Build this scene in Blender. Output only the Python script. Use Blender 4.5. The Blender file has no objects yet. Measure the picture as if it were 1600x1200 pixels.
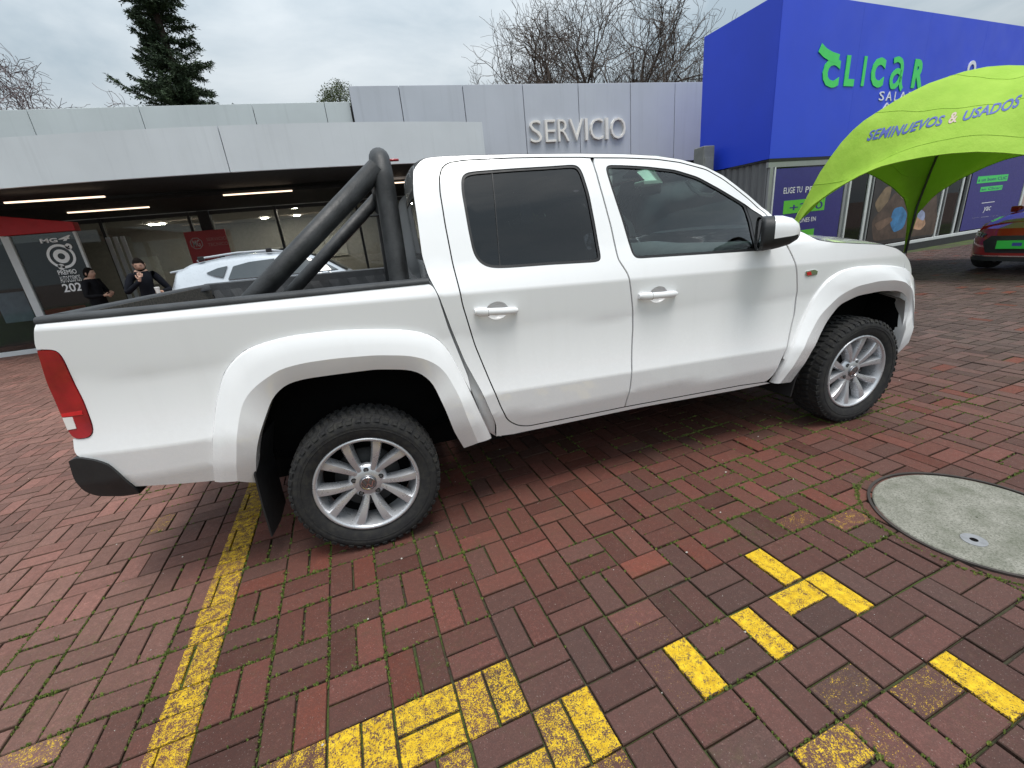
import bpy, bmesh, math, random
import numpy as np
from mathutils import Vector, Matrix, noise
from mathutils.geometry import delaunay_2d_cdt
random.seed(7)
SC = bpy.context.scene
COL = SC.collection

# ------------------------------------------------------------------ camera
F_PX = 670.302
CAM = np.array([0.24348, -2.88579, 1.40369])
ROT = np.array([[0.95257971, 0.18165904, -0.2441145],
                [-0.28856123, 0.28470844, -0.9141518],
                [-0.09656248, 0.94124444, 0.32362724]])
cd = bpy.data.cameras.new('camera')
cam = bpy.data.objects.new('camera', cd)
COL.objects.link(cam)
cam.matrix_world = Matrix([[*ROT[0], CAM[0]], [*ROT[1], CAM[1]], [*ROT[2], CAM[2]], [0, 0, 0, 1]])
cd.sensor_fit = 'HORIZONTAL'
cd.sensor_width = 36.0
cd.lens = 36.0 * F_PX / 1600.0
cd.clip_start = 0.05
cd.clip_end = 2000
SC.camera = cam

# ------------------------------------------------------------------ sky, sun, exposure
SUN_EL, SUN_AZ = math.radians(73), math.radians(162)      # azimuth the light comes from, seen from above, 0 = +Y clockwise
world = bpy.data.worlds.new('World')
SC.world = world
world.use_nodes = True
wn = world.node_tree
wn.nodes.clear()
def wnode(t, **k):
    n = wn.nodes.new(t)
    for a, b in k.items(): setattr(n, a, b)
    return n
w_out = wnode('ShaderNodeOutputWorld')
w_bg = wnode('ShaderNodeBackground')
w_sky = wnode('ShaderNodeTexSky', sky_type='NISHITA', sun_disc=False)
w_sky.sun_elevation = SUN_EL
w_sky.sun_rotation = SUN_AZ
w_sky.air_density = 2.0
w_sky.dust_density = 4.0
w_tc = wnode('ShaderNodeTexCoord')
w_map = wnode('ShaderNodeMapping')
w_map.inputs['Scale'].default_value = (1.0, 1.0, 2.4)
w_n1 = wnode('ShaderNodeTexNoise')
w_n1.inputs['Scale'].default_value = 2.3
w_n1.inputs['Detail'].default_value = 7
w_n1.inputs['Roughness'].default_value = 0.55
w_n1.inputs['Distortion'].default_value = 0.35
w_ramp = wnode('ShaderNodeValToRGB')
w_ramp.color_ramp.elements[0].position = 0.36
w_ramp.color_ramp.elements[0].color = (5.0, 6.05, 6.9, 1)
w_ramp.color_ramp.elements[1].position = 0.66
w_ramp.color_ramp.elements[1].color = (8.8, 9.5, 10.0, 1)
w_mix = wnode('ShaderNodeMix', data_type='RGBA')
w_mix.inputs['Factor'].default_value = 0.88
wn.links.new(w_tc.outputs['Generated'], w_map.inputs['Vector'])
wn.links.new(w_map.outputs['Vector'], w_n1.inputs['Vector'])
wn.links.new(w_n1.outputs['Fac'], w_ramp.inputs['Fac'])
wn.links.new(w_sky.outputs['Color'], w_mix.inputs['A'])
wn.links.new(w_ramp.outputs['Color'], w_mix.inputs['B'])
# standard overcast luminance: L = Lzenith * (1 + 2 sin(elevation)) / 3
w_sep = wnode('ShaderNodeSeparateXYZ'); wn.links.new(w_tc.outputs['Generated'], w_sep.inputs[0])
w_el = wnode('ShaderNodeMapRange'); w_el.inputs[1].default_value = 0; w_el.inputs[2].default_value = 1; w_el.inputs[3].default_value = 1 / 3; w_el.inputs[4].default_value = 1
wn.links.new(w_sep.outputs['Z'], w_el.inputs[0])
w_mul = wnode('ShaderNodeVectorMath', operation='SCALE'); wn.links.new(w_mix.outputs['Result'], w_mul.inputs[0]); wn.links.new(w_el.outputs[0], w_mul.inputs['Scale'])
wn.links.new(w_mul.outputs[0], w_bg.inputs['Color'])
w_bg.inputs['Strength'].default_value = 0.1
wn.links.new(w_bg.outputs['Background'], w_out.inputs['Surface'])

sd = bpy.data.lights.new('sun', 'SUN')
sd.energy = 1.5
sd.angle = math.radians(26)
sd.color = (1.0, 0.97, 0.93)
sun = bpy.data.objects.new('sun', sd)
COL.objects.link(sun)
_sdir = Vector((math.sin(SUN_AZ) * math.cos(SUN_EL), math.cos(SUN_AZ) * math.cos(SUN_EL), math.sin(SUN_EL)))
sun.rotation_euler = _sdir.to_track_quat('Z', 'Y').to_euler()
sun.location = _sdir * 40

vs = SC.view_settings
vs.view_transform = 'Standard'
vs.look = 'None'
vs.exposure = 0.84
vs.gamma = 1.0
vs.use_curve_mapping = False
SC.cycles.max_bounces = 8
SC.cycles.transparent_max_bounces = 16
SC.cycles.use_denoising = True

# ------------------------------------------------------------------ camera geometry helpers (design aids: a seen point on a known real plane)
def ray(p):
    return CAM, ROT @ np.array([(p[0] - 800) / F_PX, -(p[1] - 600) / F_PX, -1.0])
def at_y(p, y):
    o, d = ray(p); return o + (y - o[1]) / d[1] * d
def at_z(p, z):
    o, d = ray(p); return o + (z - o[2]) / d[2] * d
def proj(X):
    d = (np.atleast_2d(X) - CAM) @ ROT
    return np.c_[800 + F_PX * d[:, 0] / -d[:, 2], 600 - F_PX * d[:, 1] / -d[:, 2], -d[:, 2]]

# ------------------------------------------------------------------ materials
class NT:
    def __init__(s, name):
        s.m = bpy.data.materials.new(name); s.m.use_nodes = True
        s.t = s.m.node_tree; s.b = s.t.nodes['Principled BSDF']
    def n(s, t, **k):
        x = s.t.nodes.new(t)
        for a, b in k.items():
            if a in x.inputs.keys(): x.inputs[a].default_value = b
            else: setattr(x, a, b)
        return x
    def l(s, a, b): s.t.links.new(a, b)
    def pos(s): return s.n('ShaderNodeNewGeometry').outputs['Position']
    def obj(s): return s.n('ShaderNodeTexCoord').outputs['Object']
    def noise(s, scale, detail=4, rough=.55, vec=None, mapping=None):
        x = s.n('ShaderNodeTexNoise', Scale=scale, Detail=detail, Roughness=rough)
        v = vec or s.pos()
        if mapping:
            mp = s.n('ShaderNodeMapping', Scale=mapping); s.l(v, mp.inputs['Vector']); v = mp.outputs['Vector']
        s.l(v, x.inputs['Vector']); return x.outputs['Fac']
    def ramp(s, fac, stops):
        r = s.n('ShaderNodeValToRGB'); e = r.color_ramp.elements
        while len(e) < len(stops): e.new(.5)
        for q, (p, c) in zip(e, stops):
            q.position = p; q.color = (*c, 1) if len(c) == 3 else c
        s.l(fac, r.inputs['Fac']); return r.outputs['Color']
    def val(s, fac, a0, a1, b0, b1):
        r = s.n('ShaderNodeMapRange'); s.l(fac, r.inputs[0])
        for i, v in enumerate((a0, a1, b0, b1)): r.inputs[i + 1].default_value = v
        return r.outputs[0]
    def mix(s, fac, a, b, mode='MIX'):
        x = s.n('ShaderNodeMix', data_type='RGBA', blend_type=mode)
        for k, v in (('Factor', fac), ('A', a), ('B', b)):
            i = [q for q in x.inputs if q.name == k and (q.type == 'RGBA' or k == 'Factor')][0]
            if hasattr(v, 'links'): s.l(v, i)
            elif k == 'Factor': i.default_value = v
            else: i.default_value = (*v, 1) if len(v) == 3 else v
        return [q for q in x.outputs if q.type == 'RGBA'][0]
    def math(s, op, a, b=None):
        x = s.n('ShaderNodeMath', operation=op)
        for i, v in enumerate((a, b)):
            if v is None: continue
            if hasattr(v, 'links'): s.l(v, x.inputs[i])
            else: x.inputs[i].default_value = v
        return x.outputs[0]
    def bump(s, h, strength=.3, dist=.01):
        b = s.n('ShaderNodeBump', Strength=strength, Distance=dist)
        s.l(h, b.inputs['Height']); s.l(b.outputs['Normal'], s.b.inputs['Normal'])
    def set(s, **k):
        for a, v in k.items():
            i = s.b.inputs[a.replace('_', ' ')]
            if hasattr(v, 'links'): s.l(v, i)
            else: i.default_value = (*v, 1) if isinstance(v, tuple) and len(v) == 3 else v
        return s

def simple(name, col, rough=.5, metal=0., var=.12, scale=9., coat=0., bump=0., bscale=60., spec=None):
    t = NT(name)
    f = t.noise(scale, 5)
    lo = tuple(c * (1 - var) for c in col); hi = tuple(min(1, c * (1 + var)) for c in col)
    t.set(Base_Color=t.ramp(f, [(.3, lo), (.7, hi)]), Metallic=metal)
    t.set(Roughness=t.val(t.noise(scale * 2.3, 3), .3, .7, max(0, rough - .06), min(1, rough + .06)))
    if coat: t.set(Coat_Weight=coat, Coat_Roughness=.04)
    if spec is not None: t.b.inputs['Specular IOR Level'].default_value = spec
    if bump: t.bump(t.noise(bscale, 4), bump, .004)
    return t.m

def emit(name, col, strength):
    t = NT(name); t.set(Base_Color=(.8, .8, .8), Emission_Color=col, Emission_Strength=strength); return t.m

def clear_glass(name, tint, ior=1.45, rough=0.0, boost=1.0):
    t = NT(name); t.t.nodes.remove(t.b)
    o = [x for x in t.t.nodes if x.type == 'OUTPUT_MATERIAL'][0]
    tr = t.n('ShaderNodeBsdfTransparent', Color=(*tint, 1)); gl = t.n('ShaderNodeBsdfGlossy', Roughness=rough)
    fr = t.n('ShaderNodeFresnel', IOR=ior); mx = t.n('ShaderNodeMixShader')
    f = t.math('MULTIPLY', fr.outputs[0], boost)
    t.l(f, mx.inputs[0]); t.l(tr.outputs[0], mx.inputs[1]); t.l(gl.outputs[0], mx.inputs[2]); t.l(mx.outputs[0], o.inputs['Surface'])
    return t.m

def car_white():
    t = NT('white_car_paint')
    sep = t.n('ShaderNodeSeparateXYZ'); t.l(t.pos(), sep.inputs[0])
    low = t.val(sep.outputs['Z'], .35, .95, 1, 0)                      # road grime thrown up by the wheels
    g = t.math('MULTIPLY', low, t.val(t.noise(55, 8, .75), .40, .80, 0, 1))
    sp = t.math('MULTIPLY', t.val(t.noise(190, 3, .6), .64, .72, 0, .8), t.val(t.noise(6, 3), .4, .65, 0, 1))
    sp = t.math('MULTIPLY', sp, t.val(sep.outputs['Z'], .5, 1.1, 1, .1))
    run = t.math('MULTIPLY', t.val(t.noise(16, 4, .6, mapping=(1, 1, .06)), .52, .75, 0, .08), t.val(sep.outputs['Z'], .9, 1.3, .6, .25))
    f = t.math('MINIMUM', t.math('ADD', t.math('ADD', t.math('MULTIPLY', g, .36), t.math('MULTIPLY', sp, .4)), run), .6)
    t.set(Base_Color=t.mix(f, (.86, .86, .86), (.44, .42, .39)))
    t.set(Roughness=t.val(f, 0, .5, .22, .6), Coat_Weight=1., Coat_Roughness=.03)
    return t.m

def brick_mat():
    t = NT('paver_clay')
    a = t.n('ShaderNodeAttribute', attribute_name='tint')
    P = t.pos()
    grain = t.noise(210, 5, .7)
    blot = t.noise(9, 5, .6)
    c = t.mix(t.val(grain, .34, .66, 0, .75), a.outputs['Color'], t.mix(.75, a.outputs['Color'], (.02, .012, .012)))
    mid = t.noise(48, 5, .7)
    c = t.mix(t.val(mid, .38, .64, 0, .85), c, t.mix(.5, a.outputs['Color'], (.03, .022, .02)))
    c = t.mix(t.val(mid, .28, .40, .35, 0), c, t.mix(.35, a.outputs['Color'], (.36, .24, .2)))
    c = t.mix(t.val(blot, .45, .75, 0, .38), c, (.095, .052, .042))
    speck = t.val(t.noise(190, 3, .6), .645, .70, 0, .55)
    c = t.mix(speck, c, (.34, .28, .25))
    algae = t.math('MULTIPLY', t.val(t.noise(2.3, 4, .6), .5, .72, 0, 1), t.val(t.noise(38, 4, .7), .45, .7, 0, .30))
    c = t.mix(algae, c, (.075, .085, .03))
    # parking-bay line: a painted band across the bricks, worn off in flecks
    U = t.n('ShaderNodeVectorMath', operation='DOT_PRODUCT'); t.l(P, U.inputs[0])
    g = GRID_A
    U.inputs[1].default_value = (math.cos(g) / GRID_S, math.sin(g) / GRID_S, 0)
    u = t.math('SUBTRACT', U.outputs['Value'], (GRID_O[0] * math.cos(g) + GRID_O[1] * math.sin(g)) / GRID_S)
    uj = t.math('ADD', u, t.math('MULTIPLY', t.math('SUBTRACT', t.noise(60, 4, .7), .5), .10))
    line = t.math('MULTIPLY', t.math('GREATER_THAN', uj, -2.66), t.math('LESS_THAN', uj, -2.0))
    pa = t.n('ShaderNodeAttribute', attribute_name='paint')
    amount = t.math('MAXIMUM', t.math('MULTIPLY', line, .72), pa.outputs['Fac'])
    wear = t.math('ADD', t.math('MULTIPLY', t.noise(240, 4, .8), .56), t.math('MULTIPLY', t.noise(34, 6, .8), .44))
    on = t.math('MULTIPLY', t.val(t.math('ADD', wear, t.math('MULTIPLY', amount, .235)), .655, .70, 0, 1), t.math('GREATER_THAN', amount, .05))
    yel = t.ramp(t.noise(42, 4, .6), [(.3, (.46, .27, .012)), (.7, (.74, .50, .025))])
    c = t.mix(on, c, yel)
    t.set(Base_Color=c, Roughness=t.val(t.noise(23, 4, .6), .3, .7, .5, .8))
    t.b.inputs['Specular IOR Level'].default_value = .16
    t.bump(t.math('ADD', grain, t.math('MULTIPLY', blot, .6)), .55, .0035)
    return t.m

# ------------------------------------------------------------------ mesh helpers
class MB:
    def __init__(s): s.v = []; s.f = []
    def add(s, v, f):
        o = len(s.v); s.v += [tuple(p) for p in v]; s.f += [tuple(i + o for i in q) for q in f]; return s
    def box(s, lo, hi, M=None):
        x0, y0, z0 = lo; x1, y1, z1 = hi
        v = [(x0, y0, z0), (x1, y0, z0), (x1, y1, z0), (x0, y1, z0), (x0, y0, z1), (x1, y0, z1), (x1, y1, z1), (x0, y1, z1)]
        if M is not None: v = [tuple(M @ Vector(p)) for p in v]
        return s.add(v, [(0, 3, 2, 1), (4, 5, 6, 7), (0, 1, 5, 4), (1, 2, 6, 5), (2, 3, 7, 6), (3, 0, 4, 7)])
    def tube(s, path, rad, n=10, cap=True):
        path = [Vector(p) for p in path]
        rad = rad if hasattr(rad, '__len__') else [rad] * len(path)
        rings = []; up = None
        for i, p in enumerate(path):
            d = (path[min(i + 1, len(path) - 1)] - path[max(i - 1, 0)]).normalized()
            if up is None: up = d.orthogonal().normalized()
            up = (up - d * up.dot(d)).normalized(); w = d.cross(up)
            rings.append([p + (up * math.cos(a) + w * math.sin(a)) * rad[i] for a in (2 * math.pi * k / n for k in range(n))])
        v = [q for r in rings for q in r]; f = []
        for i in range(len(path) - 1):
            for k in range(n):
                a, b = i * n + k, i * n + (k + 1) % n
                f.append((a, b, b + n, a + n))
        if cap: f.append(tuple(range(n))[::-1]); f.append(tuple((len(path) - 1) * n + k for k in range(n)))
        return s.add(v, f)
    def grid(s, rows, closed=False):
        n = len(rows[0]); v = [p for r in rows for p in r]; f = []
        for i in range(len(rows) - 1):
            for k in range(n if closed else n - 1):
                a, b = i * n + k, i * n + (k + 1) % n
                f.append((a, b, b + n, a + n))
        return s.add(v, f)
    def prism(s, poly, axis, a, b):
        # 2-D polygon swept along an axis from a to b
        def P(p, h): return {'x': (h, p[0], p[1]), 'y': (p[0], h, p[1]), 'z': (p[0], p[1], h)}[axis]
        n = len(poly)
        return s.add([P(p, a) for p in poly] + [P(p, b) for p in poly],
                     [tuple(range(n))[::-1], tuple(range(n, 2 * n))] + [(k, (k + 1) % n, n + (k + 1) % n, n + k) for k in range(n)])
    def mirror_y(s):
        m = MB(); m.v = [(x, -y, z) for x, y, z in s.v]; m.f = [q[::-1] for q in s.f]; return m
    def move(s, M):
        s.v = [tuple(M @ Vector(p)) for p in s.v]; return s
    def build(s, name, mat, parent=None, smooth=False, bevel=0, seg=2, auto=None, fix=True, normals=None):
        me = bpy.data.meshes.new(name); me.from_pydata(s.v, [], s.f)
        if fix:
            bm = bmesh.new(); bm.from_mesh(me); bmesh.ops.recalc_face_normals(bm, faces=bm.faces); bm.to_mesh(me); bm.free()
        me.materials.append(mat)
        if smooth: me.polygons.foreach_set('use_smooth', [True] * len(me.polygons))
        if normals is not None: me.normals_split_custom_set_from_vertices(normals)
        o = bpy.data.objects.new(name, me); COL.objects.link(o)
        if parent is not None: o.parent = parent
        if bevel:
            md = o.modifiers.new('bevel', 'BEVEL'); md.width = bevel; md.segments = seg; md.limit_method = 'ANGLE'; md.angle_limit = math.radians(35)
            md.harden_normals = False
        if auto is not None:
            me.polygons.foreach_set('use_smooth', [True] * len(me.polygons))
            md = o.modifiers.new('split', 'EDGE_SPLIT'); md.split_angle = math.radians(auto)
        return o

def thing(name, label, cat, loc=(0, 0, 0), rz=0, group=None):
    o = bpy.data.objects.new(name, None); COL.objects.link(o); o.location = loc; o.rotation_euler = (0, 0, rz)
    o.empty_display_size = .2
    return tag(o, label, cat, group)
def tag(o, label=None, cat=None, group=None, kind=None):
    for k, v in (('label', label), ('category', cat), ('group', group), ('kind', kind)):
        if v: o[k] = v
    return o
def copy_tree(o, parent=None):
    c = o.copy(); COL.objects.link(c); c.parent = parent
    for ch in o.children: copy_tree(ch, c)
    return c

def resample(pts, step, closed=True):
    P = np.array(pts, float); out = []
    n = len(P); m = n if closed else n - 1
    for i in range(m):
        a, b = P[i], P[(i + 1) % n]; k = max(1, int(math.ceil(np.linalg.norm(b - a) / step)))
        for j in range(k): out.append(a + (b - a) * j / k)
    if not closed: out.append(P[-1])
    return np.array(out)
def resample_n(pts, n):
    P = np.array(pts, float); d = np.r_[0, np.cumsum(np.linalg.norm(np.diff(P, axis=0), axis=1))]
    t = np.linspace(0, d[-1], n); return np.array([[np.interp(q, d, P[:, k]) for k in range(P.shape[1])] for q in t])
def smooth_poly(P, it=2, closed=True, keep=.9):
    P = np.array(P, float)
    for _ in range(it):
        Q = .25 * np.roll(P, 1, 0) + .5 * P + .25 * np.roll(P, -1, 0)
        if not closed: Q[0] = P[0]; Q[-1] = P[-1]
        d1 = P - np.roll(P, 1, 0); d2 = np.roll(P, -1, 0) - P
        cs = (d1 * d2).sum(1) / (np.linalg.norm(d1, axis=1) * np.linalg.norm(d2, axis=1) + 1e-9)
        Q[cs < .55] = P[cs < .55]                       # keep real corners
        P = Q
    return P
def area(P): x, y = P[:, 0], P[:, 1]; return .5 * np.sum(x * np.roll(y, -1) - y * np.roll(x, -1))
def offset_poly(P, d):
    P = np.array(P); s = 1 if area(P) > 0 else -1
    t = np.roll(P, -1, 0) - np.roll(P, 1, 0); t /= (np.linalg.norm(t, axis=1)[:, None] + 1e-9)
    return P + s * d * np.c_[t[:, 1], -t[:, 0]]
def inside(P, Q):
    x, y = Q[:, 0][:, None], Q[:, 1][:, None]
    x1, y1 = P[:, 0][None], P[:, 1][None]; x2, y2 = np.roll(P[:, 0], -1)[None], np.roll(P[:, 1], -1)[None]
    c = ((y1 > y) != (y2 > y)) & (x < (x2 - x1) * (y - y1) / (y2 - y1 + 1e-12) + x1)
    return c.sum(1) % 2 == 1
def edge_dist(P, Q):
    a = P[None]; b = np.roll(P, -1, 0)[None]; q = Q[:, None]
    d = b - a; t = np.clip(((q - a) * d).sum(2) / ((d * d).sum(2) + 1e-12), 0, 1)
    return np.linalg.norm(q - (a + d * t[..., None]), axis=2).min(1)
def tri_region(outer, holes, step, extra=None):
    """constrained triangulation of an outline with holes, with inner grid points"""
    loops = [np.array(outer)] + [np.array(h) for h in holes]
    V = []; E = []
    for L in loops:
        o = len(V); V += [tuple(p) for p in L]; E += [(o + k, o + (k + 1) % len(L)) for k in range(len(L))]
    lo, hi = loops[0].min(0), loops[0].max(0)
    gx, gy = np.meshgrid(np.arange(lo[0] + step * .5, hi[0], step), np.arange(lo[1] + step * .5, hi[1], step))
    G = np.c_[gx.ravel(), gy.ravel()]
    if extra is not None and len(extra):
        near = np.min(np.abs(G[:, 1][:, None] - np.unique(np.round(extra[:, 1], 2))[None]), axis=1) < .02
        G = np.r_[G[~near], extra]
    ok = inside(loops[0], G)
    for L in loops[1:]: ok &= ~inside(L, G)
    G = G[ok]
    if len(G):
        m = np.min([edge_dist(L, G) for L in loops], axis=0); G = G[m > min(step * .45, .012)]
    vin = [Vector(p) for p in V] + [Vector(p) for p in G]
    r = delaunay_2d_cdt(vin, E, [], 0, 1e-6)
    W = np.array([tuple(p) for p in r[0]]); T = [f for f in r[2]]
    C = np.array([W[list(f)].mean(0) for f in T])
    ok = inside(loops[0], C)
    for L in loops[1:]: ok &= ~inside(L, C)
    return W, [f for f, k in zip(T, ok) if k], loops

def text_mesh(body, size=1, extrude=0, shear=0, bold=0, spacing=1, align='LEFT', res=3):
    c = bpy.data.curves.new('t', 'FONT'); c.body = body; c.size = size; c.extrude = extrude; c.shear = shear; c.offset = bold
    c.space_character = spacing; c.align_x = align; c.resolution_u = res
    o = bpy.data.objects.new('t', c); COL.objects.link(o); bpy.context.view_layer.update()
    dg = bpy.context.evaluated_depsgraph_get(); me = o.evaluated_get(dg).to_mesh()
    m = MB(); m.add([tuple(v.co) for v in me.vertices], [tuple(p.vertices) for p in me.polygons])
    o.evaluated_get(dg).to_mesh_clear(); bpy.data.objects.remove(o); bpy.data.curves.remove(c)
    return m
def plane_M(origin, right, up):
    r = Vector(right).normalized(); u = Vector(up).normalized(); n = r.cross(u)
    return Matrix([[r.x, u.x, n.x, origin[0]], [r.y, u.y, n.y, origin[1]], [r.z, u.z, n.z, origin[2]], [0, 0, 0, 1]])
def fit_text(body, width, height, **k):
    """text scaled to a given width and height, lower-left corner at 0"""
    m = text_mesh(body, **k); V = np.array(m.v); lo, hi = V.min(0), V.max(0)
    sx, sy = width / (hi[0] - lo[0]), height / (hi[1] - lo[1])
    m.v = [((x - lo[0]) * sx, (y - lo[1]) * sy, z) for x, y, z in m.v]; return m

GRID_A, GRID_O, GRID_S = 0.0811957, (-0.224897, -1.215884), 0.2007017
def grid_pt(i, j):
    c, s = math.cos(GRID_A), math.sin(GRID_A)
    return (GRID_O[0] + GRID_S * (i * c + j * s), GRID_O[1] + GRID_S * (i * s - j * c))

M = dict(
    white=car_white(),
    black_plastic=simple('black_plastic', (.018, .019, .020), .55, var=.25, bump=.25, bscale=260),
    bed_liner=simple('bed_liner_black', (.034, .036, .039), .62, var=.3, bump=.5, bscale=180),
    rubber=simple('black_rubber_seal', (.012, .012, .013), .5),
    dark=simple('dark_cavity', (.006, .006, .006), .95, spec=.05),
    under=simple('underbody_black', (.008, .008, .008), .9, spec=.08),
    cloth=simple('grey_seat_cloth', (.05, .052, .055), .9, var=.2, scale=60),
    dash=simple('dashboard_plastic', (.075, .08, .082), .6),
    headliner=simple('pale_headliner', (.45, .45, .44), .9),
    glass=clear_glass('green_tinted_glass', (.80, .93, .90), 1.5, boost=2.2),
    tint=clear_glass('dark_tinted_glass', (.09, .088, .10), 1.5, boost=1.6),
    pane=clear_glass('showroom_glass', (.70, .74, .74), 1.5, boost=1.0),
    chrome=simple('mirror_chrome', (.75, .76, .78), .06, 1., var=.02),
    alloy=simple('silver_alloy', (.56, .57, .59), .30, .6, var=.03, scale=12),
    alloy_dark=simple('grey_alloy_recess', (.20, .20, .21), .4, .8),
    tar=simple('black_bar_paint', (.020, .021, .022), .5, var=.6, scale=16, bump=.35, bscale=120),
    steel=simple('dark_steel', (.13, .135, .14), .5, .6, var=.2),
    alu=simple('white_aluminium_frame', (.62, .64, .65), .4, .0, var=.05),
    alu_grey=simple('grey_aluminium_frame', (.32, .33, .34), .4, .3, var=.05),
)
# ------------------------------------------------------------------ ground and pavers
def ground():
    t = NT('joint_soil_and_far_paving')
    P = t.pos()
    dv = t.n('ShaderNodeVectorMath', operation='DISTANCE'); t.l(P, dv.inputs[0]); dv.inputs[1].default_value = (2, 2, 0)
    far = t.val(dv.outputs['Value'], 24, 28, 0, 1)
    soil = t.ramp(t.noise(40, 6, .7), [(.3, (.022, .017, .012)), (.6, (.055, .045, .030))])
    moss = t.ramp(t.noise(120, 4, .7), [(.3, (.02, .035, .006)), (.7, (.085, .13, .018))])
    c = t.mix(t.val(t.noise(1.9, 5, .65), .40, .56, 0, .95), soil, moss)
    pav = t.ramp(t.noise(1.2, 6, .6), [(.3, (.10, .065, .055)), (.7, (.17, .115, .095))])
    t.set(Base_Color=t.mix(far, c, pav), Roughness=.9)
    t.bump(t.noise(150, 4), .6, .004)
    m = MB(); R = 600
    m.add([(-R, -R, -.012), (R, -R, -.012), (R, R, -.012), (-R, R, -.012)], [(0, 1, 2, 3)])
    return tag(m.build('ground', t.m), kind='structure')
GROUND = ground()

MAN_C, MAN_R = np.array([2.608, -1.891]), .372
PAINT = {(0, 3, 0): .85, (0, 3, 1): .8, (1, 3, 0): .8, (1, 3, 1): .85, (2, 3, 0): .72, (2, 3, 1): .72, (-1, 3, 0): .62, (-1, 3, 1): .75, (3, 4, 0): .7, (3, 4, 1): .85,
         (1, 4, 1): .62, (2, 4, 1): .72, (3, 5, 0): .55, (5, 4, 1): .95, (5, 4, 0): .30, (5, 3, 0): .26, (5, 3, 1): .28, (7, 4, 0): .9, (8, 4, 0): .9, (9, 4, 0): .95,
         (8, 3, 1): .95, (9, 6, 0): .95, (8, 6, 0): .48, (7, 5, 1): .42, (7, 6, 0): .42, (6, 6, 0): .65, (5, 6, 0): .4, (2, 5, 0): .7, (0, 5, 1): .7, (-5, 1, 0): .55, (-5, -6, 0): .5,
         (4, 6, 1): .6, (10, 2, 1): .42, (11, 3, 0): .45, (6, 7, 1): .6, (-1, 4, 0): .6, (0, 4, 0): .55}
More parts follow.
